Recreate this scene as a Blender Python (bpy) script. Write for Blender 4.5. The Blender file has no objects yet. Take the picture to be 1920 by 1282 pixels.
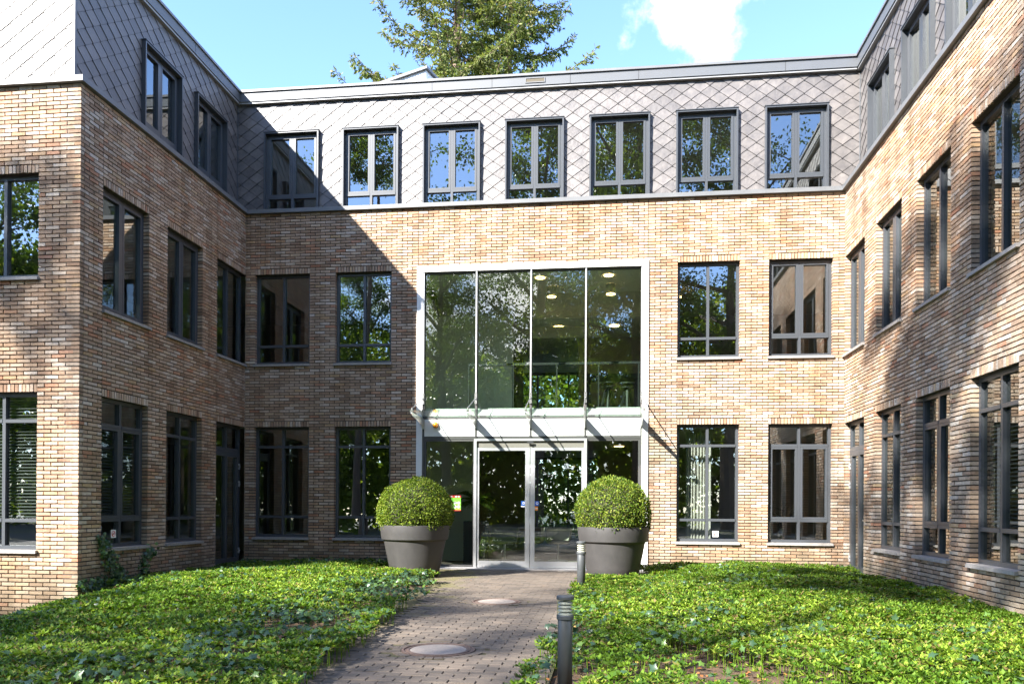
import bpy, bmesh, math, random
import numpy as np
from mathutils import Vector, Matrix

R = math.radians
scn = bpy.context.scene
col = scn.collection
rng = np.random.default_rng(7)
random.seed(7)

# ------------------------------------------------------------------ camera
CAM = (7.835, -16.473, 1.312)
F_PX, CY_PX, YAW, PITCH, ROLL = 1498.8, 943.5, 6.911, 0.158, 0.339
cam_d = bpy.data.cameras.new('camera')
cam = bpy.data.objects.new('camera', cam_d)
col.objects.link(cam)
cam_d.sensor_width = 36.0
cam_d.lens = F_PX / 1920.0 * 36.0
cam_d.shift_y = (CY_PX - 641.0) / 1920.0
cam_d.clip_start = 0.1
cam_d.clip_end = 600.0
cam.matrix_world = (Matrix.Translation(CAM) @ Matrix.Rotation(R(YAW), 4, 'Z')
                    @ Matrix.Rotation(R(90 + PITCH), 4, 'X') @ Matrix.Rotation(R(ROLL), 4, 'Z'))
scn.camera = cam

# ------------------------------------------------------------------ sky and sun
SUN_TO = Vector((0.83, 1.0, -0.94)).normalized()          # the way the light travels
sun_el = math.asin(-SUN_TO.z)
sun_az = math.atan2(-SUN_TO.x, -SUN_TO.y)                 # from +Y towards +X
world = bpy.data.worlds.new('World')
scn.world = world
world.use_nodes = True
nt = world.node_tree
nt.nodes.clear()
def N(tree, typ, **kw):
    n = tree.nodes.new(typ)
    for k, v in kw.items():
        setattr(n, k, v)
    return n
w_out = N(nt, 'ShaderNodeOutputWorld')
sky = N(nt, 'ShaderNodeTexSky', sky_type='NISHITA', sun_disc=False)
sky.sun_elevation = sun_el
sky.sun_rotation = sun_az
sky.air_density = 1.0
sky.dust_density = 0.1
sky.ozone_density = 3.0
bg = N(nt, 'ShaderNodeBackground')
bg.inputs['Strength'].default_value = 0.115
tint = N(nt, 'ShaderNodeMix', data_type='RGBA', blend_type='MULTIPLY')
tint.inputs['Factor'].default_value = 1.0
tint.inputs[7].default_value = (.83, .87, 1.0, 1)
nt.links.new(sky.outputs[0], tint.inputs[6])
nt.links.new(tint.outputs[2], bg.inputs['Color'])
cloud = N(nt, 'ShaderNodeBackground')
cloud.inputs['Color'].default_value = (1.0, 0.99, 0.98, 1)
cloud.inputs['Strength'].default_value = 0.9
tc = N(nt, 'ShaderNodeTexCoord')
noi = N(nt, 'ShaderNodeTexNoise')
noi.inputs['Scale'].default_value = 9.0
noi.inputs['Detail'].default_value = 9.0
noi.inputs['Roughness'].default_value = 0.58
nt.links.new(tc.outputs['Generated'], noi.inputs['Vector'])
def math_n(tree, op, a, b=None, c=None, clamp=False):
    m = N(tree, 'ShaderNodeMath', operation=op)
    m.use_clamp = clamp
    for i, v in enumerate((a, b, c)):
        if v is None:
            continue
        if isinstance(v, (int, float)):
            m.inputs[i].default_value = v
        else:
            tree.links.new(v, m.inputs[i])
    return m.outputs[0]
# fair-weather cloud over the roof; scattered ones out of view, added for fill light
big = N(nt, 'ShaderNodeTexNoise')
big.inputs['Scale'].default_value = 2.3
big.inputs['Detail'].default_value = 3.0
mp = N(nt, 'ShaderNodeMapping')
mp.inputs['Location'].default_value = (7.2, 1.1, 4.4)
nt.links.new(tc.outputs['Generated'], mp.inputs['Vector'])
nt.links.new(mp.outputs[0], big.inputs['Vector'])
sub = N(nt, 'ShaderNodeVectorMath', operation='SUBTRACT')
nt.links.new(tc.outputs['Generated'], sub.inputs[0])
sub.inputs[1].default_value = (0.094, 0.835, 0.512)
scl = N(nt, 'ShaderNodeVectorMath', operation='MULTIPLY')
scl.inputs[1].default_value = (1.0, 0.5, 0.82)
nt.links.new(sub.outputs[0], scl.inputs[0])
ln = N(nt, 'ShaderNodeVectorMath', operation='LENGTH')
nt.links.new(scl.outputs[0], ln.inputs[0])
blob = math_n(nt, 'MULTIPLY_ADD', ln.outputs['Value'], -1 / 0.066, 1.0)
blob = math_n(nt, 'MAXIMUM', blob, -1.0)
fill_cloud = math_n(nt, 'MULTIPLY_ADD', big.outputs['Fac'], 9.0, -5.1)
fill_cloud = math_n(nt, 'MAXIMUM', fill_cloud, -1.0)
body = math_n(nt, 'MAXIMUM', blob, fill_cloud)
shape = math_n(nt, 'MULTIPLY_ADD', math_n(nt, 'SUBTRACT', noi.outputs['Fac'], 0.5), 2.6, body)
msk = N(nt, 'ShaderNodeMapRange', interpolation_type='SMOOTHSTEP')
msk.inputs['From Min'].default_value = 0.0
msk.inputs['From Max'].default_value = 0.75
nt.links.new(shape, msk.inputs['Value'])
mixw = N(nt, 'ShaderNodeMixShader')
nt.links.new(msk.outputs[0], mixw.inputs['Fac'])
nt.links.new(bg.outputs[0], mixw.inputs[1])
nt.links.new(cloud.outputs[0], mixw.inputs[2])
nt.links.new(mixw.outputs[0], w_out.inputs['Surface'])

sun_d = bpy.data.lights.new('sun', 'SUN')
sun_d.energy = 4.4
sun_d.angle = R(0.53)
sun_d.color = (1.0, 0.96, 0.90)
sun = bpy.data.objects.new('sun', sun_d)
col.objects.link(sun)
sun.rotation_euler = SUN_TO.to_track_quat('-Z', 'Y').to_euler()
sun.location = (-20, -24, 40)

scn.view_settings.view_transform = 'Standard'
scn.view_settings.look = 'None'
scn.view_settings.gamma = 1.0
scn.view_settings.use_curve_mapping = False
scn.view_settings.exposure = 2.42
try:
    scn.cycles.max_bounces = 8
    scn.cycles.transparent_max_bounces = 12
    scn.cycles.caustics_reflective = False
    scn.cycles.caustics_refractive = False
except Exception:
    pass

# ------------------------------------------------------------------ helpers
def project(x, y, z):
    dx, dy, dz = x - CAM[0], y - CAM[1], z - CAM[2]
    a, b, r = R(YAW), R(PITCH), R(ROLL)
    xc = dx * math.cos(a) + dy * math.sin(a)
    yc = -dx * math.sin(a) + dy * math.cos(a)
    yc, zc = yc * math.cos(b) + dz * math.sin(b), -yc * math.sin(b) + dz * math.cos(b)
    if yc < 0.3:
        return None
    u, v = F_PX * xc / yc, -F_PX * zc / yc
    return 960 + u * math.cos(r) - v * math.sin(r), CY_PX + u * math.sin(r) + v * math.cos(r), yc

def tag(o, label=None, cat=None, group=None, kind=None):
    if label: o['label'] = label
    if cat: o['category'] = cat
    if group: o['group'] = group
    if kind: o['kind'] = kind
    return o

def empty(name, loc=(0, 0, 0), parent=None):
    o = bpy.data.objects.new(name, None)
    o.empty_display_size = 0.3
    col.objects.link(o)
    o.location = loc
    if parent: o.parent = parent
    return o

def link(name, me, mats=None, parent=None, loc=None):
    o = bpy.data.objects.new(name, me)
    col.objects.link(o)
    if mats is not None and len(me.materials) == 0:
        for m in (mats if isinstance(mats, (list, tuple)) else [mats]):
            me.materials.append(m)
    if parent: o.parent = parent
    if loc is not None: o.location = loc
    return o

class MB:
    """collects faces; build() links them as ONE mesh object"""
    def __init__(s):
        s.v, s.f, s.r, s.m = [], [], [], []
    def face(s, pts, rnd=0.0, mi=0):
        i = len(s.v)
        s.v.extend(pts)
        s.f.append(tuple(range(i, i + len(pts))))
        s.r.append(rnd); s.m.append(mi)
    def hexa(s, p, rnd=0.0, mi=0, skip=()):
        """p = 8 points: bottom 4 (ccw) then top 4"""
        i = len(s.v)
        s.v.extend(p)
        fs = [(3, 2, 1, 0), (4, 5, 6, 7), (0, 1, 5, 4), (1, 2, 6, 5), (2, 3, 7, 6), (3, 0, 4, 7)]
        for k, f in enumerate(fs):
            if k in skip: continue
            s.f.append(tuple(i + q for q in f)); s.r.append(rnd); s.m.append(mi)
    def box(s, a, b, rnd=0.0, mi=0):
        (x0, y0, z0), (x1, y1, z1) = a, b
        s.hexa([(x0, y0, z0), (x1, y0, z0), (x1, y1, z0), (x0, y1, z0),
                (x0, y0, z1), (x1, y0, z1), (x1, y1, z1), (x0, y1, z1)], rnd, mi)
    def fbox(s, fr, a, b, rnd=0.0, mi=0):
        """box in wall coordinates (along, outward, up)"""
        (s0, n0, z0), (s1, n1, z1) = a, b
        p = [fr.P(q, w, zz) for zz in (z0, z1) for q, w in ((s0, n0), (s1, n0), (s1, n1), (s0, n1))]
        s.hexa(p, rnd, mi)
    def tube(s, pts, rad, n=8, rnd=0.0, mi=0, cap=True):
        pts = [Vector(p) for p in pts]
        if not isinstance(rad, (list, tuple)): rad = [rad] * len(pts)
        rings = []
        up = Vector((0.13, 0.29, 0.95))
        for k, p in enumerate(pts):
            d = (pts[min(k + 1, len(pts) - 1)] - pts[max(k - 1, 0)]).normalized()
            a = d.cross(up)
            if a.length < 1e-3: a = d.cross(Vector((1, 0, 0)))
            a.normalize(); b = d.cross(a)
            i = len(s.v)
            s.v.extend([tuple(p + (a * math.cos(t) + b * math.sin(t)) * rad[k]) for t in
                        [2 * math.pi * j / n for j in range(n)]])
            rings.append(i)
        for i, j in zip(rings, rings[1:]):
            for k in range(n):
                s.f.append((i + k, i + (k + 1) % n, j + (k + 1) % n, j + k)); s.r.append(rnd); s.m.append(mi)
        if cap:
            s.f.append(tuple(rings[0] + k for k in reversed(range(n)))); s.r.append(rnd); s.m.append(mi)
            s.f.append(tuple(rings[-1] + k for k in range(n))); s.r.append(rnd); s.m.append(mi)
    def lathe(s, prof, c=(0, 0, 0), n=32, rnd=0.0, mi=0, close=False):
        i0 = len(s.v)
        for (r, z) in prof:
            for k in range(n):
                t = 2 * math.pi * k / n
                s.v.append((c[0] + r * math.cos(t), c[1] + r * math.sin(t), c[2] + z))
        m = len(prof)
        for j in range(m - 1 if not close else m):
            for k in range(n):
                a, b = j * n, ((j + 1) % m) * n
                s.f.append((i0 + a + k, i0 + a + (k + 1) % n, i0 + b + (k + 1) % n, i0 + b + k))
                s.r.append(rnd); s.m.append(mi)
    def disc(s, c, r, n=32, rnd=0, mi=0):
        s.face([(c[0] + r * math.cos(2 * math.pi * k / n), c[1] + r * math.sin(2 * math.pi * k / n), c[2]) for k in range(n)], rnd, mi)
    def mesh(s, name, smooth=False):
        me = bpy.data.meshes.new(name)
        me.from_pydata(s.v, [], s.f)
        at = me.attributes.new('rnd', 'FLOAT', 'FACE')
        at.data.foreach_set('value', np.array(s.r, dtype=np.float32))
        if any(s.m): me.polygons.foreach_set('material_index', np.array(s.m, dtype=np.int32))
        if smooth: me.polygons.foreach_set('use_smooth', np.ones(len(me.polygons), dtype=bool))
        me.update()
        return me
    def build(s, name, mats, parent=None, smooth=False, loc=None):
        return link(name, s.mesh(name, smooth), mats, parent, loc)

class Frame:
    """wall plane: origin, direction along, outward normal"""
    def __init__(s, o, S, Nn, rot):
        s.o, s.S, s.N, s.rot = o, S, Nn, rot
    def P(s, a, n, z):
        return (s.o[0] + s.S[0] * a + s.N[0] * n, s.o[1] + s.S[1] * a + s.N[1] * n, s.o[2] + z)
    def off(s, n):
        return Frame(s.P(0, n, 0), s.S, s.N, s.rot)

def np_mesh(name, V, Fa, rnd=None):
    """V (n,3); Fa (m,k) equal-sized faces; rnd per face"""
    me = bpy.data.meshes.new(name)
    m, k = Fa.shape
    me.vertices.add(len(V)); me.vertices.foreach_set('co', V.astype(np.float32).ravel())
    me.loops.add(m * k); me.loops.foreach_set('vertex_index', Fa.astype(np.int32).ravel())
    me.polygons.add(m)
    me.polygons.foreach_set('loop_start', np.arange(0, m * k, k, dtype=np.int32))
    try: me.polygons.foreach_set('loop_total', np.full(m, k, dtype=np.int32))
    except Exception: pass
    if rnd is not None:
        at = me.attributes.new('rnd', 'FLOAT', 'FACE')
        at.data.foreach_set('value', rnd.astype(np.float32))
    me.update(calc_edges=True)
    me.validate()
    return me

def unit(a):
    return a / np.maximum(np.linalg.norm(a, axis=1, keepdims=True), 1e-9)

def leaves(c, axis, nrm, L, Wd, fold=0.15):
    """folded diamond leaves -> V, F(quads)"""
    n = len(c)
    a = unit(axis); b = unit(np.cross(nrm, a)); nn = np.cross(a, b)
    L = np.broadcast_to(np.asarray(L, float).reshape(-1, 1), (n, 1)); Wd = np.broadcast_to(np.asarray(Wd, float).reshape(-1, 1), (n, 1))
    v = np.empty((n, 4, 3))
    v[:, 0] = c
    v[:, 1] = c + a * L * 0.5 + b * Wd * 0.5 + nn * L * fold
    v[:, 2] = c + a * L
    v[:, 3] = c + a * L * 0.5 - b * Wd * 0.5 + nn * L * fold
    f = np.arange(n * 4).reshape(n, 4)
    return v.reshape(-1, 3), f

def vnoise(x, y, seed=0, s=1.0):
    """smooth value noise 0..1"""
    x = np.asarray(x) * s + 50.3 + seed * 17.1; y = np.asarray(y) * s + 80.7 + seed * 9.7
    xi, yi = np.floor(x).astype(int), np.floor(y).astype(int)
    fx, fy = x - xi, y - yi
    fx = fx * fx * (3 - 2 * fx); fy = fy * fy * (3 - 2 * fy)
    h = lambda i, j: (np.abs(np.sin(i * 127.1 + j * 311.7 + seed * 74.7) * 43758.5453)) % 1.0
    return (h(xi, yi) * (1 - fx) + h(xi + 1, yi) * fx) * (1 - fy) + (h(xi, yi + 1) * (1 - fx) + h(xi + 1, yi + 1) * fx) * fy

# ------------------------------------------------------------------ materials
MATS = {}
def new_mat(name):
    m = bpy.data.materials.new(name); m.use_nodes = True
    t = m.node_tree; t.nodes.clear()
    o = N(t, 'ShaderNodeOutputMaterial')
    b = N(t, 'ShaderNodeBsdfPrincipled')
    t.links.new(b.outputs[0], o.inputs['Surface'])
    MATS[name] = m
    return m, t, b, o

def ramp(t, fac, stops, interp='LINEAR'):
    r = N(t, 'ShaderNodeValToRGB')
    cr = r.color_ramp; cr.interpolation = interp
    while len(cr.elements) < len(stops): cr.elements.new(0.5)
    for e, (p, c) in zip(cr.elements, stops):
        e.position = p; e.color = (c[0], c[1], c[2], 1)
    t.links.new(fac, r.inputs[0])
    return r.outputs[0]

def noise(t, vec, scale, detail=3, rough=0.55, out='Fac'):
    n = N(t, 'ShaderNodeTexNoise')
    n.inputs['Scale'].default_value = scale
    n.inputs['Detail'].default_value = detail
    n.inputs['Roughness'].default_value = rough
    if vec is not None: t.links.new(vec, n.inputs['Vector'])
    return n.outputs[out]

def mixc(t, fac, a, b, mode='MIX'):
    m = N(t, 'ShaderNodeMix', data_type='RGBA', blend_type=mode)
    for sock, v in ((m.inputs['Factor'], fac), (m.inputs[6], a), (m.inputs[7], b)):
        if isinstance(v, (int, float)): sock.default_value = v
        elif isinstance(v, tuple): sock.default_value = (v[0], v[1], v[2], 1)
        else: t.links.new(v, sock)
    return m.outputs[2]

def bump(t, h, strength, dist, b):
    n = N(t, 'ShaderNodeBump')
    n.inputs['Strength'].default_value = strength
    n.inputs['Distance'].default_value = dist
    t.links.new(h, n.inputs['Height'])
    t.links.new(n.outputs[0], b.inputs['Normal'])

def piece_random(t):
    """0..1, different on every piece: per-face attribute for joined pieces, object random for single ones"""
    a = N(t, 'ShaderNodeAttribute', attribute_name='rnd')
    oi = N(t, 'ShaderNodeObjectInfo')
    return math_n(t, 'FRACT', math_n(t, 'ADD', a.outputs['Fac'], oi.outputs['Random']))

def simple(name, c, rough=0.6, metal=0.0, spec=0.5, nscale=0, namp=0.0, bmp=0.0, bscale=60, emit=None, es=0):
    m, t, b, o = new_mat(name)
    b.inputs['Roughness'].default_value = rough
    b.inputs['Metallic'].default_value = metal
    b.inputs['Specular IOR Level'].default_value = spec
    g = N(t, 'ShaderNodeNewGeometry')
    if namp:
        f = noise(t, g.outputs['Position'], nscale, 5)
        cc = ramp(t, f, [(0.25, tuple(x * (1 - namp) for x in c)), (0.75, tuple(min(1, x * (1 + namp)) for x in c))])
        t.links.new(cc, b.inputs['Base Color'])
    else:
        b.inputs['Base Color'].default_value = (*c, 1)
    if bmp:
        bump(t, noise(t, g.outputs['Position'], bscale, 3), bmp, 0.004, b)
    if emit:
        b.inputs['Emission Color'].default_value = (*emit, 1)
        b.inputs['Emission Strength'].default_value = es
    return m

def brick_material():
    m, t, b, o = new_mat('brick_clay')
    g = N(t, 'ShaderNodeNewGeometry')
    r = piece_random(t)
    base = ramp(t, r, [(0.0, (.27, .188, .138)), (0.09, (.34, .245, .178)), (0.18, (.41, .305, .225)), (0.27, (.33, .25, .19)),
                       (0.36, (.46, .365, .285)), (0.45, (.39, .29, .212)), (0.54, (.50, .425, .355)), (0.62, (.43, .315, .225)),
                       (0.70, (.55, .495, .44)), (0.78, (.38, .295, .227)), (0.85, (.58, .535, .49)), (0.91, (.46, .345, .215)),
                       (0.955, (.47, .295, .205)), (1.0, (.41, .215, .14))])
    mpn = N(t, 'ShaderNodeMapping'); mpn.inputs['Scale'].default_value = (1, 1, 3.2)
    t.links.new(g.outputs['Position'], mpn.inputs['Vector'])
    f1 = noise(t, mpn.outputs[0], 22, 6, 0.7)
    dark = ramp(t, f1, [(0.28, (.42, .38, .34)), (0.46, (.92, .92, .92)), (0.6, (1.05, 1.04, 1.02)), (0.8, (1.25, 1.24, 1.22))])
    c = mixc(t, 1.0, mixc(t, 1.0, base, (1.01, .958, .905), 'MULTIPLY'), dark, 'MULTIPLY')
    f2 = noise(t, g.outputs['Position'], 0.55, 4, 0.6)      # broad weathering of the wall
    c = mixc(t, 1.0, c, ramp(t, f2, [(0.3, (.84, .81, .77)), (0.7, (1.08, 1.08, 1.08))]), 'MULTIPLY')
    # rain streaks and batch drift; dirt and algae splashed up from the beds
    ms = N(t, 'ShaderNodeMapping'); ms.inputs['Scale'].default_value = (3.4, 3.4, .22)
    t.links.new(g.outputs['Position'], ms.inputs['Vector'])
    c = mixc(t, 1.0, c, ramp(t, noise(t, ms.outputs[0], 1.0, 5, .65), [(.36, (.74, .72, .69)), (.52, (1, 1, 1))]), 'MULTIPLY')
    c = mixc(t, 1.0, c, ramp(t, noise(t, g.outputs['Position'], .23, 2, .5), [(.35, (1.06, .98, .90)), (.65, (.95, 1.0, 1.05))]), 'MULTIPLY')
    sz = N(t, 'ShaderNodeSeparateXYZ'); t.links.new(g.outputs['Position'], sz.inputs[0])
    low = math_n(t, 'SUBTRACT', math_n(t, 'MULTIPLY_ADD', noise(t, g.outputs['Position'], 1.6, 5, .6), 1.0, .05), sz.outputs['Z'])
    low = math_n(t, 'MINIMUM', math_n(t, 'MAXIMUM', math_n(t, 'MULTIPLY', low, 1.6), 0.0), .55)
    c = mixc(t, low, c, (.115, .10, .062))
    t.links.new(c, b.inputs['Base Color'])
    b.inputs['Roughness'].default_value = 0.88
    b.inputs['Specular IOR Level'].default_value = 0.35
    bump(t, noise(t, mpn.outputs[0], 45, 5, 0.65), 0.8, 0.006, b)
    return m

def slate_material():
    m, t, b, o = new_mat('slate')
    g = N(t, 'ShaderNodeNewGeometry')
    r = piece_random(t)
    base = ramp(t, r, [(0, (.088, .080, .077)), (0.5, (.112, .102, .097)), (1, (.138, .125, .118))])
    f = noise(t, g.outputs['Position'], 7, 7, 0.62)
    c = mixc(t, 1.0, base, ramp(t, f, [(0.3, (.78, .78, .8)), (0.7, (1.22, 1.2, 1.18))]), 'MULTIPLY')
    t.links.new(c, b.inputs['Base Color'])
    rr = N(t, 'ShaderNodeMapRange'); t.links.new(f, rr.inputs['Value'])
    rr.inputs['To Min'].default_value = 0.36; rr.inputs['To Max'].default_value = 0.62
    t.links.new(rr.outputs[0], b.inputs['Roughness'])
    b.inputs['Specular IOR Level'].default_value = 0.55
    b.inputs['IOR'].default_value = 1.55
    bump(t, noise(t, g.outputs['Position'], 14, 6, 0.6), 0.55, 0.012, b)
    return m

def leaf_material(name, stops, rough=0.45, transl=0.35, spec=0.45):
    m, t, b, o = new_mat(name)
    r = piece_random(t)
    c = ramp(t, r, stops)
    t.links.new(c, b.inputs['Base Color'])
    b.inputs['Roughness'].default_value = rough
    b.inputs['Specular IOR Level'].default_value = spec
    tr = N(t, 'ShaderNodeBsdfTranslucent')
    t.links.new(mixc(t, 1.0, c, (1.25, 1.3, .55), 'MULTIPLY'), tr.inputs['Color'])
    mx = N(t, 'ShaderNodeMixShader'); mx.inputs['Fac'].default_value = transl
    t.links.new(b.outputs[0], mx.inputs[1]); t.links.new(tr.outputs[0], mx.inputs[2])
    t.links.new(mx.outputs[0], o.inputs['Surface'])
    return m

def glass_material(name, tint, f0=0.1, rough=0.0, wob=0.0):
    m, t, b, o = new_mat(name)
    t.nodes.remove(b)
    tr = N(t, 'ShaderNodeBsdfTransparent'); tr.inputs['Color'].default_value = (*tint, 1)
    gl = N(t, 'ShaderNodeBsdfGlossy'); gl.inputs['Roughness'].default_value = rough
    gl.inputs['Color'].default_value = (.93, .96, .95, 1)
    lw = N(t, 'ShaderNodeLayerWeight'); lw.inputs['Blend'].default_value = 0.5
    p = math_n(t, 'POWER', lw.outputs['Facing'], 5.0)
    fac = math_n(t, 'MULTIPLY_ADD', p, 1 - f0, f0)
    if wob:
        g = N(t, 'ShaderNodeNewGeometry')
        bn = N(t, 'ShaderNodeBump'); bn.inputs['Strength'].default_value = wob; bn.inputs['Distance'].default_value = 0.01
        t.links.new(noise(t, g.outputs['Position'], 0.9, 1), bn.inputs['Height'])
        t.links.new(bn.outputs[0], gl.inputs['Normal'])
    mx = N(t, 'ShaderNodeMixShader')
    t.links.new(fac, mx.inputs['Fac']); t.links.new(tr.outputs[0], mx.inputs[1]); t.links.new(gl.outputs[0], mx.inputs[2])
    t.links.new(mx.outputs[0], o.inputs['Surface'])
    return m

M_BRICK = brick_material()
M_SLATE = slate_material()
M_MORTAR = simple('mortar_dark', (.062, .051, .043), 0.95, nscale=9, namp=0.3)
M_FRAME = simple('anthracite_frame', (.052, .057, .064), 0.36, spec=0.6)
M_LEDGE = simple('grey_zinc', (.125, .128, .132), 0.45, spec=0.6, nscale=3, namp=0.14)
M_FASCIA = simple('grey_fascia', (.088, .094, .102), 0.5, spec=0.6, nscale=2, namp=0.08)
M_DRIP = simple('pale_drip_edge', (.27, .27, .27), 0.4)
M_WHITE = simple('white_panel', (.74, .73, .71), 0.32, nscale=4, namp=0.03)
M_SILVER = simple('satin_aluminium', (.60, .60, .60), 0.30, metal=0.55, nscale=6, namp=0.05)
M_STEEL = simple('stainless_steel', (.62, .61, .59), 0.28, metal=0.85)
M_MULL = simple('dark_mullion', (.07, .068, .066), 0.4)
M_SILL = simple('concrete_sill', (.27, .25, .23), 0.75, nscale=18, namp=0.2)
M_GLASS = glass_material('window_glass', (.66, .72, .69), 0.25, wob=0.05)
M_GLASS_E = glass_material('green_glass', (.62, .74, .66), 0.16, wob=0.04)
M_GLASS_D = glass_material('door_glass', (.66, .72, .66), 0.20, wob=0.03)
M_GLASS_C = glass_material('canopy_glass', (.93, .96, .94), 0.07)
M_ROOM = simple('room_wall', (.40, .375, .33), 0.9)
M_ROOMW = simple('room_white', (.70, .70, .66), 0.9)
M_ROOMD = simple('room_dark', (.28, .25, .20), 0.9)
M_FLOOR = simple('room_floor', (.28, .24, .20), 0.6)
M_WOOD = simple('room_wood', (.33, .19, .075), 0.55, nscale=4, namp=0.25)
M_BLACK = simple('matt_black', (.018, .018, .019), 0.55)
M_BLIND = simple('blind_slat', (.11, .115, .115), 0.6)
M_ROOF = simple('roof_felt', (.07, .07, .07), 0.9)
M_GAP = simple('joint_black', (.02, .018, .016), 0.95)

# ------------------------------------------------------------------ dimensions
W = 12.44
C = 0.062                     # brick course
J = 0.0165                    # joint
K1S, K2S, KL = 48, 101, 122   # undersides of the brick-on-edge heads, top of the brickwork (in courses)
ZL = KL * C
YN = -5.45                    # front of the left wing
YR = -10.9                    # front of the right wing
SB = 0.42                     # set-back of the slate storey
ZT = 10.15                    # underside of the fascia

building = empty('office_building', (0, 0, 0))
tag(building, 'three storey brick office building with slate clad top floor around an entrance court', 'building')

F_MAIN = Frame((0, 0, 0), (1, 0), (0, -1), 0.0)
F_LEFT = Frame((0, 0, 0), (0, 1), (1, 0), R(90))
F_RIGHT = Frame((W, 0, 0), (0, 1), (-1, 0), R(-90))
F_LFRONT = Frame((0, YN, 0), (1, 0), (0, -1), 0.0)

# ------------------------------------------------------------------ brick walls
def unit_brick(seed):
    rr = random.Random(seed)
    j = lambda a: rr.uniform(-a, a)
    mb = MB()
    p = []
    for z in (-.5, .5):
        for x, y in ((-.5, 0), (.5, 0), (.5, 1), (-.5, 1)):
            fr = 1 if y == 0 else 0
            p.append((x + j(.012) * fr, y + j(.03) * fr, z + j(.05) * fr))
    mb.hexa(p)
    me = mb.mesh('brick'); me.materials.append(M_BRICK)
    return me
BRICKS = [unit_brick(s) for s in range(6)]

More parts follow.
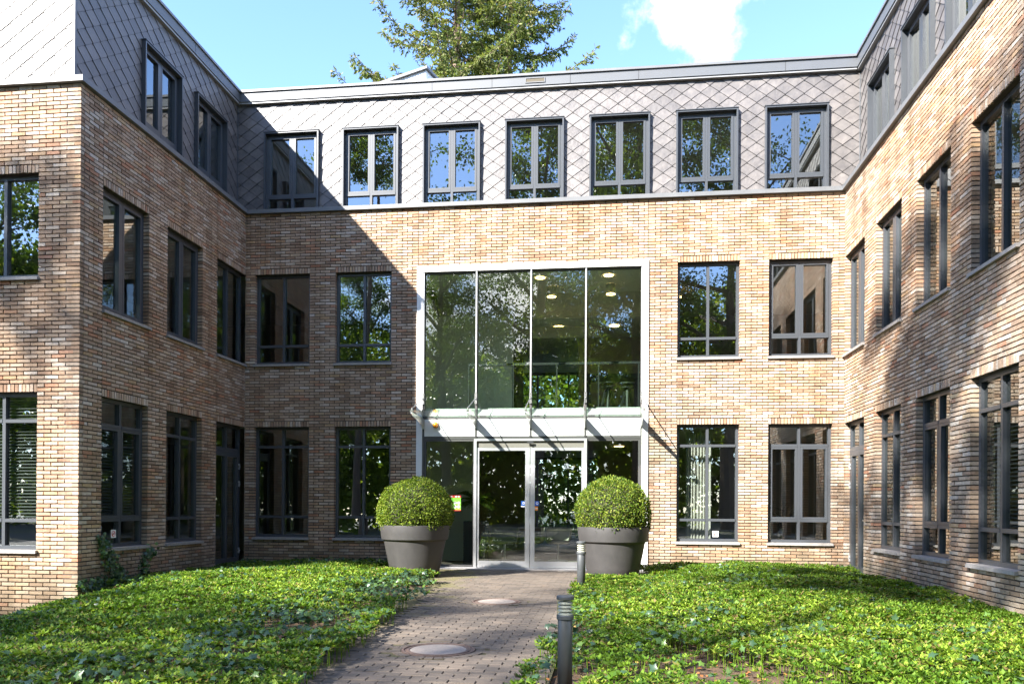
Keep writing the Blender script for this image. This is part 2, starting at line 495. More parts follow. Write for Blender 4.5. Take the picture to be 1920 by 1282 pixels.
def brick_wall(name, fr, a0, a1, k0, M, phase, openings, joints=(), ends=(0, 0), single=300, parent=building):
    """openings: (s0, s1, kbottom, ktop, has_head).  ends: 1 = outer corner toothed on even courses, 2 = on odd"""
    rr = random.Random(len(name) * 31 + int(abs(a0) * 10))
    pieces = []       # (s0, s1, z0, z1, depth, rnd)
    for k in range(k0, KL):
        lo, hi = a0, a1
        if ends[0] and (k % 2) == ends[0] % 2: lo += 0.1
        if ends[1] and (k % 2) == ends[1] % 2: hi -= 0.1
        iv = [(lo, hi)]
        cuts = []
        for o in openings:
            if o[2] <= k < o[3] + (2 if o[4] else 0): cuts.append((o[0], o[1]))
        for c0, c1 in cuts:
            nv = []
            for p, q in iv:
                if c1 <= p or c0 >= q: nv.append((p, q)); continue
                if c0 > p: nv.append((p, c0))
                if c1 < q: nv.append((c1, q))
            iv = nv
        for jt in joints:
            if len(jt) == 3 and not (jt[1] <= k < jt[2]): continue
            nv = []
            for p, q in iv:
                if p < jt[0] < q: nv += [(p, jt[0] - .006), (jt[0] + .006, q)]
                else: nv.append((p, q))
            iv = nv
        for p, q in iv:
            if q - p < 0.02: continue
            ph = phase + (M / 2 if k % 2 else 0)
            x = ph + math.floor((p - ph) / M) * M
            cs = [p]
            x += M
            while x < q - 1e-6:
                if x - cs[-1] > 0.045 and q - x > 0.045: cs.append(x)
                x += M
            cs.append(q)
            for i in range(len(cs) - 1):
                b0 = cs[i] + (J / 2 if i else 0); b1 = cs[i + 1] - (J / 2 if i < len(cs) - 2 else 0)
                end = (i == 0 or i == len(cs) - 2)
                pieces.append((b0 + rr.uniform(-.0015, .0015), b1 + rr.uniform(-.0015, .0015), k * C + J / 2 + rr.uniform(-.0012, .0012),
                               (k + 1) * C - J / 2 + rr.uniform(-.0012, .0012), 0.128 if end else 0.1, rr.random()))
    for o in openings:                 # brick-on-edge heads
        if not o[4]: continue
        n = max(1, round((o[1] - o[0]) / C)); w = (o[1] - o[0]) / n
        for i in range(n):
            pieces.append((o[0] + i * w + J * .45, o[0] + (i + 1) * w - J * .45, o[3] * C + .001 + rr.uniform(0, .002), (o[3] + 2) * C - J * .7, 0.128, rr.random()))
    # mortar core, set back behind the brick faces
    core = MB()
    zs = sorted({k0 * C, ZL - .002} | {o[2] * C for o in openings} | {o[3] * C for o in openings})
    for z0, z1 in zip(zs, zs[1:]):
        zc = (z0 + z1) / 2
        iv = [(a0 + (.008 if ends[0] else 0), a1 - (.008 if ends[1] else 0))]
        for o in openings:
            if o[2] * C <= zc < o[3] * C:
                nv = []
                for p, q in iv:
                    c0, c1 = o[0] - .008, o[1] + .008
                    if c1 <= p or c0 >= q: nv.append((p, q)); continue
                    if c0 > p: nv.append((p, c0))
                    if c1 < q: nv.append((c1, q))
                iv = nv
        for p, q in iv:
            top = z1 + (.008 if any(abs(o[2] * C - z1) < 1e-6 for o in openings) and False else 0)
            core.fbox(fr, (p, -.25, z0), (q, -.021, top))
    wall = core.build(name, M_MORTAR, parent)
    for jt in joints:
        z0 = jt[1] * C if len(jt) == 3 else k0 * C
        z1 = jt[2] * C if len(jt) == 3 else ZL
        g = MB(); g.fbox(fr, (jt[0] - .0055, -.03, z0), (jt[0] + .0055, -.0045, z1 - .004))
        g.build('expansion_joint', M_GAP, wall)
    # the pieces that show largest become single objects
    sc = []
    for i, (s0, s1, z0, z1, d, r) in enumerate(pieces):
        a = project(*fr.P(s0, 0, (z0 + z1) / 2)); b = project(*fr.P(s1, 0, (z0 + z1) / 2))
        if not a or not b or not (0 < (a[0] + b[0]) / 2 < 1920) or not (0 < (a[1] + b[1]) / 2 < 1282): sc.append((0, i)); continue
        sc.append((abs(a[0] - b[0]) * (z1 - z0) * F_PX / a[2], i))
    big = {i for v, i in sorted(sc, reverse=True)[:single] if v > 0}
    rest = MB()
    for i, (s0, s1, z0, z1, d, r) in enumerate(pieces):
        tilt = rr.uniform(-.0025, .0025); out = rr.uniform(-.0015, .003)
        if i in big:
            me = BRICKS[rr.randrange(len(BRICKS))]
            o = link('brick', me, None, wall)
            o.location = fr.P((s0 + s1) / 2, out, (z0 + z1) / 2)
            o.rotation_euler = (0, 0, fr.rot)
            o.scale = (s1 - s0, d, z1 - z0)
        else:
            jx = [rr.uniform(-.002, .002) for _ in range(4)]
            p = [fr.P(s0, out + jx[0], z0), fr.P(s1, out + jx[1], z0 + tilt), fr.P(s1, -d, z0), fr.P(s0, -d, z0),
                 fr.P(s0, out + jx[2], z1), fr.P(s1, out + jx[3], z1 + tilt), fr.P(s1, -d, z1), fr.P(s0, -d, z1)]
            rest.hexa(p, r, skip=(4,))
    o = rest.build('bricks', M_BRICK, wall)
    o['kind'] = 'stuff'
    return wall

def openings_for(starts, width, doors=()):
    out = []
    for i, s in enumerate(starts):
        out.append((s, s + width, -4 if i in doors else K1S - 39, K1S, True))
        out.append((s, s + width, K2S - 32, K2S, True))
    return out

MF = 0.2244
XF = [0.215, 0.215 + 8 * MF, 0.215 + 40 * MF, 0.215 + 48 * MF]
WF = 5.5 * MF
EX0, EX1, EZT = 3.80, 8.62, 6.335          # entrance frame, outer edges
KE = 102                                     # first full course above the entrance
op_main = openings_for(XF, WF) + [(EX0, EX1, -4, KE, False)]
brick_wall('facade_brick_wall', F_MAIN, 0.0, W, -2, MF, 0.215, op_main, joints=[(EX0 + .02, KE, KL), (EX1 - .02, KE, KL)])
ML = 0.228
YLW = [-5.5 * ML - .004 - 8 * ML * i for i in range(3)]
WL = 5.5 * ML
brick_wall('left_wing_brick_wall', F_LEFT, YN, 0.0, -6, ML, -.004, openings_for(YLW, WL, doors=(0,)),
           joints=[(YLW[2] - .002, 40, KL)], ends=(2, 0))
MR = 0.2307
WR = 1.225
YRW = [-.03 - WR - 8 * MR * i for i in range(6)]
brick_wall('right_wing_brick_wall', F_RIGHT, YR, 0.0, -4, MR, -.03, openings_for(YRW, WR, doors=(0,)), ends=(2, 0))
XLF = [-0.672 - 1.24 - 1.81 * i for i in range(4)]
op_lf = [(x, x + 1.24, K1S - 39, K1S, True) for x in XLF] + [(x, x + 1.24, K2S - 26, K2S, True) for x in XLF]
brick_wall('left_wing_front_brick_wall', F_LFRONT, -9.0, 0.0, -16, 0.2262, -0.672, op_lf, ends=(0, 1))
# end wall of the right wing, facing away from the court
mb = MB(); mb.box((W + .02, YR + .02, -.3), (W + 9, YR + .25, ZL - .01)); mb.build('right_wing_end_wall', M_MORTAR, building)

# ------------------------------------------------------------------ windows
def make_blind(fr, s0, s1, z0, z1, n, parent, step=.05):
    mb = MB()
    z = z1
    while z > z0:
        p = [fr.P(s0, n, z - .010), fr.P(s1, n, z - .010), fr.P(s1, n - .036, z + .012), fr.P(s0, n - .036, z + .012)]
        mb.face(p)
        z -= step
    o = mb.build('blind', M_BLIND, parent); o['kind'] = 'stuff'

def make_window(fr, s0, s1, z0, z1, trans, sash=False, n=-.105, glass=None, sill=True, mull=True, fw=.058, blind=None, parent=building,
                name='window', surround=False):
    """trans: heights of the transoms as fractions of the frame; sash: opening lights in the middle row"""
    glass = glass or M_GLASS
    d0, d1 = n - .075, n
    zb = z0 + (.05 if sill else 0)
    mb = MB()
    mb.fbox(fr, (s0, d0, zb), (s0 + fw, d1, z1)); mb.fbox(fr, (s1 - fw, d0, zb), (s1, d1, z1))
    mb.fbox(fr, (s0 + fw, d0, z1 - fw), (s1 - fw, d1, z1)); mb.fbox(fr, (s0 + fw, d0, zb), (s1 - fw, d1 + .004, zb + fw))
    H = z1 - zb
    rows = [zb + fw] + [zb + H * t for t in trans] + [z1 - fw]
    mid = (s0 + s1) / 2
    colsx = [(s0 + fw, mid - .026), (mid + .026, s1 - fw)] if mull else [(s0 + fw, s1 - fw)]
    if mull: mb.fbox(fr, (mid - .026, d0, zb + fw), (mid + .026, d1 + .006, z1 - fw))
    for zt in rows[1:-1]:
        for c0, c1 in colsx: mb.fbox(fr, (c0, d0 + .01, zt - .026), (c1, d1 + .012, zt + .026))
    w = mb.build(name, M_FRAME, parent)
    tall = max(range(len(rows) - 1), key=lambda i: rows[i + 1] - rows[i])
    for i in range(len(rows) - 1):
        za = rows[i] + (.026 if i else 0); zc = rows[i + 1] - (.026 if i < len(rows) - 2 else 0)
        for c0, c1 in colsx:
            g0, g1, ga, gc = c0, c1, za, zc
            if sash and i == tall:
                sm = MB(); t_ = .046
                for a, b in (((c0 + .003, d0 + .015, za + .003), (c0 + t_, d1 + .008, zc - .003)), ((c1 - t_, d0 + .015, za + .003), (c1 - .003, d1 + .008, zc - .003)),
                             ((c0 + t_, d0 + .015, za + .003), (c1 - t_, d1 + .008, za + t_)), ((c0 + t_, d0 + .015, zc - t_), (c1 - t_, d1 + .008, zc - .003))):
                    sm.fbox(fr, a, b)
                sm.build('sash', M_FRAME, w)
                g0, g1, ga, gc = c0 + t_, c1 - t_, za + t_, zc - t_
            gm = MB(); ng = n - .04
            tl = random.uniform(-.0012, .0012); tv = random.uniform(-.0012, .0012)   # panes never sit perfectly true
            gm.face([fr.P(g0, ng - tl - tv, ga), fr.P(g1, ng + tl - tv, ga), fr.P(g1, ng + tl + tv, gc), fr.P(g0, ng - tl + tv, gc)])
            gm.build('pane', glass, w)
    if sill:
        sm = MB()
        sm.fbox(fr, (s0 + .002, n - .02, z0 + .002), (s1 - .002, .0, z0 + .048))
        sm.fbox(fr, (s0 - .02, .0, z0 - .002), (s1 + .02, .048, z0 + .044))
        sm.build('sill', M_SILL, w)
    if blind: make_blind(fr, s0 + .07, s1 - .07, zb + H * blind[0], zb + H * blind[1], n - .10, w)
    if surround:
        sm = MB(); e = .032
        nf, nb = n + .105, n - .02
        sm.fbox(fr, (s0 - e, nb, z0), (s0, nf, z1 + e)); sm.fbox(fr, (s1, nb, z0), (s1 + e, nf, z1 + e))
        sm.fbox(fr, (s0, nb, z1), (s1, nf, z1 + e)); sm.fbox(fr, (s0 - e - .012, nb, z1 + e), (s1 + e + .012, nf + .014, z1 + e + .014))
        sm.build('surround', M_FRAME, w)
    return w

T_GF, T_1F, T_TOP = (.185, .82), (.205,), (.232,)
Z10, Z11 = (K1S - 39) * C, K1S * C
Z20, Z21 = (K2S - 32) * C, K2S * C
for i, x in enumerate(XF):
    make_window(F_MAIN, x, x + WF, Z10, Z11, T_GF, sash=(i == 3))
    make_window(F_MAIN, x, x + WF, Z20, Z21, T_1F, sash=(i == 3))
for i, y in enumerate(YLW):
    if i: make_window(F_LEFT, y, y + WL, Z10, Z11, T_GF, sash=(i == 2), blind=(.2, .8) if i == 2 else None)
    make_window(F_LEFT, y, y + WL, Z20, Z21, T_1F if i < 0 else (), sash=(i != 0))
for i, y in enumerate(YRW):
    if i: make_window(F_RIGHT, y, y + WR, Z10, Z11, T_GF, sash=(i in (2,)), blind=(.2, .8) if i in (1, 3) else None)
    make_window(F_RIGHT, y, y + WR, Z20, Z21, (), sash=(i in (0, 1)))
for i, x in enumerate(XLF):
    make_window(F_LFRONT, x, x + 1.24, Z10, Z11, T_GF, blind=(.2, .99))
    make_window(F_LFRONT, x, x + 1.24, (K2S - 26) * C, Z21, ())

# side doors in the inner corners
def side_door(fr, s0, s1, hinge):
    n = -.105; d0, d1 = n - .075, n
    z1 = K1S * C; zt = 2.42
    mb = MB()
    mb.fbox(fr, (s0, d0, .02), (s0 + .06, d1, z1)); mb.fbox(fr, (s1 - .06, d0, .02), (s1, d1, z1))
    mb.fbox(fr, (s0 + .06, d0, z1 - .06), (s1 - .06, d1, z1)); mb.fbox(fr, (s0 + .06, d0, zt), (s1 - .06, d1, zt + .07))
    mid = (s0 + s1) / 2
    mb.fbox(fr, (mid - .025, d0, zt + .07), (mid + .025, d1 + .004, z1 - .06))
    d = mb.build('side_door', M_FRAME, building)
    for c0, c1 in ((s0 + .06, mid - .025), (mid + .025, s1 - .06)):
        g = MB(); g.face([fr.P(c0, n - .04, zt + .07), fr.P(c1, n - .04, zt + .07), fr.P(c1, n - .04, z1 - .06), fr.P(c0, n - .04, z1 - .06)]); g.build('pane', M_GLASS, d)
    lf = MB()
    a, b = s0 + .065, s1 - .065
    mull_ = a + (b - a) * .5
    lf.fbox(fr, (a, d0 + .01, .04), (a + .10, d1 + .012, zt - .006)); lf.fbox(fr, (b - .10, d0 + .01, .04), (b, d1 + .012, zt - .006))
    lf.fbox(fr, (a + .10, d0 + .01, zt - .11), (b - .10, d1 + .012, zt - .006)); lf.fbox(fr, (a + .10, d0 + .01, .04), (b - .10, d1 + .012, .18))
    lf.fbox(fr, (mull_ - .045, d0 + .01, .18), (mull_ + .045, d1 + .012, zt - .11))
    lf.build('door_leaf', M_FRAME, d)
    for c0, c1 in ((a + .10, mull_ - .045), (mull_ + .045, b - .10)):
        g = MB(); g.face([fr.P(c0, n - .03, .18), fr.P(c1, n - .03, .18), fr.P(c1, n - .03, zt - .11), fr.P(c0, n - .03, zt - .11)]); g.build('pane', M_GLASS, d)
    for z in (.32, 1.75, 2.12):
        h = MB(); h.fbox(fr, (hinge - .03, d1 + .001, z - .06), (hinge + .02, d1 + .03, z - .012)); h.fbox(fr, (hinge - .03, d1 + .001, z + .012), (hinge + .02, d1 + .03, z + .06)); h.fbox(fr, (hinge + .0, d1 + .002, z - .012), (hinge + .03, d1 + .035, z + .012))
        h.build('hinge', M_SILVER, d)
    hx = a + .05
    h = MB(); h.fbox(fr, (hx - .02, d1 + .013, 1.0), (hx + .02, d1 + .022, 1.16)); h.fbox(fr, (hx - .012, d1 + .022, 1.07), (hx + .10, d1 + .062, 1.09))
    h.build('handle', M_STEEL, d)
side_door(F_LEFT, YLW[0], YLW[0] + WL, YLW[0] + WL - .06)
side_door(F_RIGHT, YRW[0], YRW[0] + WR, YRW[0] + WR - .06)

# ------------------------------------------------------------------ ledge on the brickwork and roof fascia
def part(name, mat, boxes, parent=building):
    mb = MB()
    for a, b in boxes: mb.box(a, b)
    return mb.build(name, mat, parent)
LP, LH = .072, .085
XE = W + 9
part('ledge', M_LEDGE, [((LP, -LP, ZL + .002), (W - LP, .52, ZL + LH))])
part('ledge', M_LEDGE, [((-.52, YN - LP, ZL + .002), (LP, .52, ZL + LH))])
part('ledge', M_LEDGE, [((W - LP, YR - LP, ZL + .002), (W + .52, .52, ZL + LH))])
part('ledge', M_LEDGE, [((-9.0, YN - LP, ZL + .002), (-.52, YN + .52, ZL + LH))])
FO = .11                                     # fascia in front of the slate
def fascia(b0, b1, c0, c1, d0, d1, axis):
    o = part('fascia', M_FASCIA, [((b0[0], b0[1], ZT + .035), (b1[0], b1[1], ZT + .235))])
    part('cap', M_LEDGE, [((c0[0], c0[1], ZT + .236), (c1[0], c1[1], ZT + .285))], o)
    part('drip_edge', M_DRIP, [((d0[0], d0[1], ZT - .005), (d1[0], d1[1], ZT + .034))], o)
    return o
ye, xl, xr = SB - FO, -SB + FO, W + SB - FO
fm = fascia((xl, ye), (xr, .9), (xl + .03, ye - .03), (xr - .03, .9), (xl, ye + .02), (xr, .8), 'x')
fl = fascia((-.9, YN + SB - FO), (xl, .9), (-.9, YN + SB - FO - .03), (xl + .03, .9), (-.8, YN + SB - FO + .02), (xl - .02, .8), 'y')
frr = fascia((xr, YR + SB - FO), (W + .9, .9), (xr - .03, YR + SB - FO - .03), (W + .9, .9), (xr + .02, YR + SB - FO + .02), (W + .8, .8), 'y')
flf = fascia((-9, YN + SB - FO), (-.9, YN + .9), (-9, YN + SB - FO - .03), (-.9, YN + .9), (-9, YN + SB - FO + .02), (-.9, YN + .8), 'x')
for x in (.55, 4.02, 5.32, 6.98, 8.4, 11.35):   # seams between the fascia sheets
    part('seam', M_GAP, [((x - .004, ye - .0015, ZT + .036), (x + .004, ye + .01, ZT + .234))], fm)
for y in (-1.6, -4.1):
    part('seam', M_GAP, [((xl - .01, y - .004, ZT + .036), (xl + .0015, y + .004, ZT + .234))], fl)
# overflow slot in the fascia
sp = part('overflow_spout', M_LEDGE, [((6.03, ye - .015, ZT + .085), (6.45, ye - .002, ZT + .10)), ((6.03, ye - .015, ZT + .175), (6.45, ye - .002, ZT + .19)),
                             ((6.03, ye - .015, ZT + .10), (6.045, ye - .002, ZT + .175)), ((6.435, ye - .015, ZT + .10), (6.45, ye - .002, ZT + .175))])
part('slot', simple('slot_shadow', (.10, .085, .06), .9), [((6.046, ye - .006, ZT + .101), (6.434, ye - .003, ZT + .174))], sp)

# ------------------------------------------------------------------ slate storey
SW_, SH_ = 0.377, 0.272                      # width and height of a diamond
def clip(poly, axis, val, keep_less):
    out = []
    for i in range(len(poly)):
        p, q = poly[i], poly[(i + 1) % len(poly)]
        ip = (p[axis] <= val) if keep_less else (p[axis] >= val)
        iq = (q[axis] <= val) if keep_less else (q[axis] >= val)
        if ip: out.append(p)
        if ip != iq:
            t = (val - p[axis]) / (q[axis] - p[axis])
            out.append((p[0] + (q[0] - p[0]) * t, p[1] + (q[1] - p[1]) * t))
    return out
def poly_area(p):
    return abs(sum(p[i][0] * p[(i + 1) % len(p)][1] - p[(i + 1) % len(p)][0] * p[i][1] for i in range(len(p)))) / 2 if len(p) > 2 else 0

def slate_wall(name, fr, a0, a1, holes, off=0.0, single=300):
    """fr: frame whose n=0 is the slate plane"""
    rr = random.Random(len(name) + 5)
    bk = MB()
    z0, z1 = ZL + LH, ZT + .02
    zz = sorted({z0, z1} | {h[2] for h in holes if h[2] > z0} | {h[3] for h in holes})
    for p, q in zip(zz, zz[1:]):
        iv = [(a0, a1)]
        for h in holes:
            if h[2] <= (p + q) / 2 < h[3]:
                nv = []
                for u, v in iv:
                    if h[1] <= u or h[0] >= v: nv.append((u, v)); continue
                    if h[0] > u: nv.append((u, h[0]))
                    if h[1] < v: nv.append((h[1], v))
                iv = nv
        for u, v in iv: bk.fbox(fr, (u, -.16, p), (v, -.004, q))
    wall = bk.build(name, simple('underlay', (.03, .03, .032), .9) if 'underlay' not in MATS else MATS['underlay'], building)
    items = []
    clips = MB()
    nr = int((z1 - z0) / (SH_ / 2)) + 3
    for r in range(-1, nr):
        zc = z0 + r * SH_ / 2 + .06
        s = a0 - SW_ + off + (SW_ / 2 if r % 2 else 0)
        while s < a1 + SW_:
            g = .0042
            dia = [(s - SW_ / 2 + g, zc), (s, zc - SH_ / 2 + g), (s + SW_ / 2 - g, zc), (s, zc + SH_ / 2 - g)]
            dia = clip(clip(clip(clip(dia, 0, a0, False), 0, a1, True), 1, z0, False), 1, z1, True)
            polys = [dia]
            for h in holes:
                nx = []
                for p in polys:
                    if len(p) < 3: continue
                    xs = [q[0] for q in p]; ys = [q[1] for q in p]
                    if max(xs) <= h[0] or min(xs) >= h[1] or max(ys) <= h[2] or min(ys) >= h[3]: nx.append(p); continue
                    nx.append(clip(p, 0, h[0], True)); nx.append(clip(p, 0, h[1], False))
                    m_ = clip(clip(p, 0, h[0], False), 0, h[1], True)
                    nx.append(clip(m_, 1, h[3], False))
                polys = nx
            polys = [p for p in polys if poly_area(p) > 4e-4]
            if polys:
                items.append((s, zc, polys))
                if z0 < zc - SH_ / 2 < z1 - .05 and a0 < s < a1 and not any(h[0] < s < h[1] and h[2] < zc - SH_ / 2 < h[3] for h in holes):
                    clips.fbox(fr, (s - .006, .006, zc - SH_ / 2 - .012), (s + .006, .022, zc - SH_ / 2 + .012))
            s += SW_
    def shingle_mesh(mb, s, zc, polys, rnd, lift, lean):
        for p in polys:
            n = lambda q: .005 + .019 * (zc + SH_ / 2 - q[1]) / SH_ + lift + lean * (q[0] - s)
            top = [fr.P(q[0], n(q), q[1]) for q in p]
            mb.face(top, rnd)
            for i in range(len(p)):
                q0, q1 = p[i], p[(i + 1) % len(p)]
                mb.face([fr.P(q0[0], n(q0), q0[1]), fr.P(q0[0], n(q0) - .008, q0[1]), fr.P(q1[0], n(q1) - .008, q1[1]), fr.P(q1[0], n(q1), q1[1])], rnd)
    sc = []
    for i, (s, zc, polys) in enumerate(items):
        a = project(*fr.P(s, 0, zc))
        if not a or not (0 < a[0] < 1920 and 0 < a[1] < 1282): sc.append((0, i)); continue
        b = project(*fr.P(s + .1, 0, zc))
        sc.append((abs(a[0] - b[0]) / a[2] * sum(poly_area(p) for p in polys), i))
    big = {i for v, i in sorted(sc, reverse=True)[:single] if v > 0}
    rest = MB()
    for i, (s, zc, polys) in enumerate(items):
        lift, lean = rr.uniform(0, .003), rr.uniform(-.008, .008)
        if i in big:
            mb = MB(); shingle_mesh(mb, s, zc, polys, 0.0, lift, lean); mb.build('shingle', M_SLATE, wall)
        else:
            shingle_mesh(rest, s, zc, polys, rr.random(), lift, lean)
    if rest.f: o = rest.build('shingles', M_SLATE, wall); o['kind'] = 'stuff'
    o = clips.build('slate_clips', M_BLACK, wall); o['kind'] = 'stuff'
    return wall

ZW0, ZW1 = ZL + LH + .002, 9.46
XT = [0.275 + 1.7867 * i for i in range(7)]
WT = 1.185
e = .032
hx = [(x - e, x + WT + e, 0, ZW1 + e) for x in XT]
FS_MAIN = Frame((0, SB, 0), (1, 0), (0, -1), 0.0)
FS_LEFT = Frame((-SB, 0, 0), (0, 1), (1, 0), R(90))
FS_RIGHT = Frame((W + SB, 0, 0), (0, 1), (-1, 0), R(-90))
FS_LF = Frame((0, YN + SB, 0), (1, 0), (0, -1), 0.0)
slate_wall('facade_slate_wall', FS_MAIN, -SB, W + SB, hx, .10)
YTL = [-0.245 - 1.185 - 1.812 * i for i in range(3)]
YTR = [-0.33 - 1.185 - 1.80 * i for i in range(6)]
slate_wall('left_wing_slate_wall', FS_LEFT, YN + SB, SB, [(y - e, y + WT + e, 0, ZW1 + e) for y in YTL[:2]], .05)
slate_wall('right_wing_slate_wall', FS_RIGHT, YR + SB, SB, [(y - e, y + WT + e, 0, ZW1 + e) for y in YTR], .0)
slate_wall('left_wing_front_slate_wall', FS_LF, -9.0, -SB, [(x, x + 1.24, 0, ZW1 + e) for x in (-5.6, -7.4)], .15)
part('corner_trim', M_FASCIA, [((-SB - .005, YN + SB - .026, ZL + LH), (-SB + .028, YN + SB + .03, ZT - .01))])
part('corner_trim', M_FASCIA, [((-SB + .02, SB - .035, ZL + LH), (-SB + .035, SB - .02, ZT - .01))])
part('corner_trim', M_FASCIA, [((W + SB - .035, SB - .035, ZL + LH), (W + SB - .02, SB - .02, ZT - .01))])
for i, x in enumerate(XT): make_window(FS_MAIN, x, x + WT, ZW0, ZW1, T_TOP, sash=True, n=-.005, sill=False, fw=.05, surround=True)
for y in YTL[:2]: make_window(FS_LEFT, y, y + WT, ZW0, ZW1, T_TOP, sash=True, n=-.005, sill=False, fw=.05, surround=True)
for y in YTR: make_window(FS_RIGHT, y, y + WT, ZW0, ZW1, T_TOP, sash=True, n=-.005, sill=False, fw=.05, surround=True)
for x in (-5.568, -7.368): make_window(FS_LF, x, x + WT, ZW0, ZW1, T_TOP, sash=True, n=-.005, sill=False, fw=.05, surround=True)

# roof and the housing standing on it
part('roof', M_ROOF, [((-9, .9, 10.0), (XE, 11, 10.12))])
part('roof', M_ROOF, [((-9, YN + .9, 10.0), (-.9, .9, 10.12))])
part('roof', M_ROOF, [((W + .9, YR + .9, 10.0), (XE, .9, 10.12))])
hb = MB()
fp = [(.9, 1.5, 10.12), (3.60, 1.5, 10.12), (4.2, 3.6, 10.12), (.9, 3.6, 10.12)]
tp = [(.9, 1.5, 10.55), (3.60, 1.5, 11.30), (4.2, 3.6, 11.30), (.9, 3.6, 10.55)]
hb.hexa(fp + tp)
ho = hb.build('roof_housing', M_WHITE, building)
cp = MB()
cp.hexa([(.85, 1.44, 10.54), (3.64, 1.44, 11.32), (4.26, 3.66, 11.32), (.85, 3.66, 10.54), (.85, 1.44, 10.60), (3.64, 1.44, 11.38), (4.26, 3.66, 11.38), (.85, 3.66, 10.60)])
cp.build('housing_cap', M_LEDGE, ho)
# far walls that close the blocks
part('rear_wall', M_MORTAR, [((-9, 10.8, -.3), (4.3, 11, 10.0)), ((8.6, 10.8, -.3), (XE, 11, 10.0)), ((4.3, 10.8, 5.8), (8.6, 11, 10.0)), ((4.3, 10.8, 2.9), (8.6, 11, 3.35))])
rw = part('rear_window', M_FRAME, [((x_ - .03, 10.85, .0), (x_ + .03, 10.93, 2.9)) for x_ in (4.33, 5.39, 6.45, 7.5, 8.57)] + [((x_ - .03, 10.85, 3.35), (x_ + .03, 10.93, 5.8)) for x_ in (4.33, 5.39, 6.45, 7.5, 8.57)])
for a_, b_ in ((4.36, 5.36), (5.42, 6.42), (6.48, 7.47), (7.53, 8.54)):
    for z0_, z1_ in ((.02, 2.88), (3.37, 5.78)):
        gm = MB(); gm.face([(a_, 10.89, z0_), (b_, 10.89, z0_), (b_, 10.89, z1_), (a_, 10.89, z1_)]); gm.build('pane', M_GLASS_C, rw)
part('outer_wall', M_MORTAR, [((-9.2, YN + .3, -.8), (-9, 11, 10.0))])
part('outer_wall', M_MORTAR, [((XE, YR, -.3), (XE + .2, 11, 10.0))])

# ------------------------------------------------------------------ rooms behind the glass
for z, nm in ((3.29, 1), (6.58, 2)):
    part('floor_slab', M_FLOOR, [((-9, .26, z), (XE, 10.8, z + .05))]); part('ceiling', M_ROOMW, [((-9, .26, z - .31), (EX0 - .3, 10.8, z - .27)), ((EX1 + .3, .26, z - .31), (XE, 10.8, z - .27))])
    part('floor_slab', M_FLOOR, [((-9, YN + .26, z), (-.26, .26, z + .05))]); part('ceiling', M_ROOMW, [((-9, YN + .26, z - .31), (-.26, .26, z - .27))])
    part('floor_slab', M_FLOOR, [((W + .26, YR + .26, z), (XE, .26, z + .05))]); part('ceiling', M_ROOMW, [((W + .26, YR + .26, z - .31), (XE, .26, z - .27))])
part('ground_floor', M_FLOOR, [((-9, .20, -.05), (XE, 10.8, -.012))])
part('ceiling', M_ROOMW, [((-9, .62, 9.72), (XE, 10.8, 9.76))])
part('ceiling', M_ROOMW, [((-9, YN + .7, 9.72), (-.62, .6, 9.76))])
part('ceiling', M_ROOMW, [((W + .62, YR + .7, 9.72), (XE, .6, 9.76))])
part('partition', M_ROOM, [((-9, 4.8, 0), (EX0 - .3, 4.9, 9.7))])
part('partition', M_ROOM, [((EX1 + .3, 4.8, 0), (XE, 4.9, 9.7))])
part('partition', M_ROOM, [((-4.6, YN + .3, 0), (-4.5, 4.8, 9.7))])
part('partition', M_ROOM, [((W + 4.5, YR + .3, 0), (W + 4.6, 4.8, 9.7))])
part('partition', M_ROOMW, [((EX0 - .3, .3, -.01), (EX0 - .2, 10.8, 6.2))])
part('partition', M_ROOMD, [((EX1 + .2, .3, -.01), (EX1 + .3, 10.8, 6.2))])
part('partition', M_WOOD, [((.86, 1.6, 0), (1.30, 1.64, 2.9))])
part('partition', M_WOOD, [((.9, 1.9, 3.35), (1.45, 1.94, 6.2))])
# entrance hall
part('hall_ceiling', M_ROOMW, [((EX0 - .2, .3, 6.46), (EX1 + .2, 2.9, 6.5)), ((EX0 - .2, 2.9, 5.86), (EX1 + .2, 10.8, 5.9)), ((EX0 - .2, 2.88, 5.9), (EX1 + .2, 2.92, 6.46))])
part('hall_ceiling', M_ROOM, [((EX0 - .2, 1.2, 2.96), (EX1 + .2, 10.8, 3.0))])
part('hall_slab_edge', M_ROOMW, [((EX0 + .1, .20, 3.16), (EX1 - .1, .26, 3.36)), ((EX0 + .1, .26, 3.2), (EX1 - .1, 1.2, 3.285))])
part('hall_back_wall', M_ROOM, [((7.0, 5.2, 3.34), (EX1 + .2, 5.3, 5.86)), ((EX0 - .2, 7.9, 3.34), (5.2, 8.0, 5.86))])
part('hall_back_wall', M_ROOMD, [((7.5, 7.4, 0), (EX1 + .2, 7.5, 2.96)), ((EX0 - .2, 7.4, 0), (5.3, 7.5, 2.96))])
part('hall_partition', M_ROOMW, [((EX0 - .2, 2.4, 3.34), (5.55, 2.5, 5.86))])
part('hall_partition', M_ROOMW, [((EX0 - .2, 2.2, 0), (4.75, 2.3, 2.95))])
part('hall_lintel', M_ROOM, [((5.55, 2.42, 5.3), (7.6, 2.5, 5.55))])
bal = part('balustrade', M_BLACK, [((4.75, .78, 4.36), (8.5, .82, 4.41))])
for x in (4.77, 5.75, 6.7, 7.6, 8.45):
    part('post', M_BLACK, [((x - .015, .785, 3.36), (x + .015, .815, 4.36))], bal)
gm = MB(); gm.face([(4.78, .8, 3.42), (8.44, .8, 3.42), (8.44, .8, 4.30), (4.78, .8, 4.30)]); gm.build('pane', M_GLASS_C, bal)

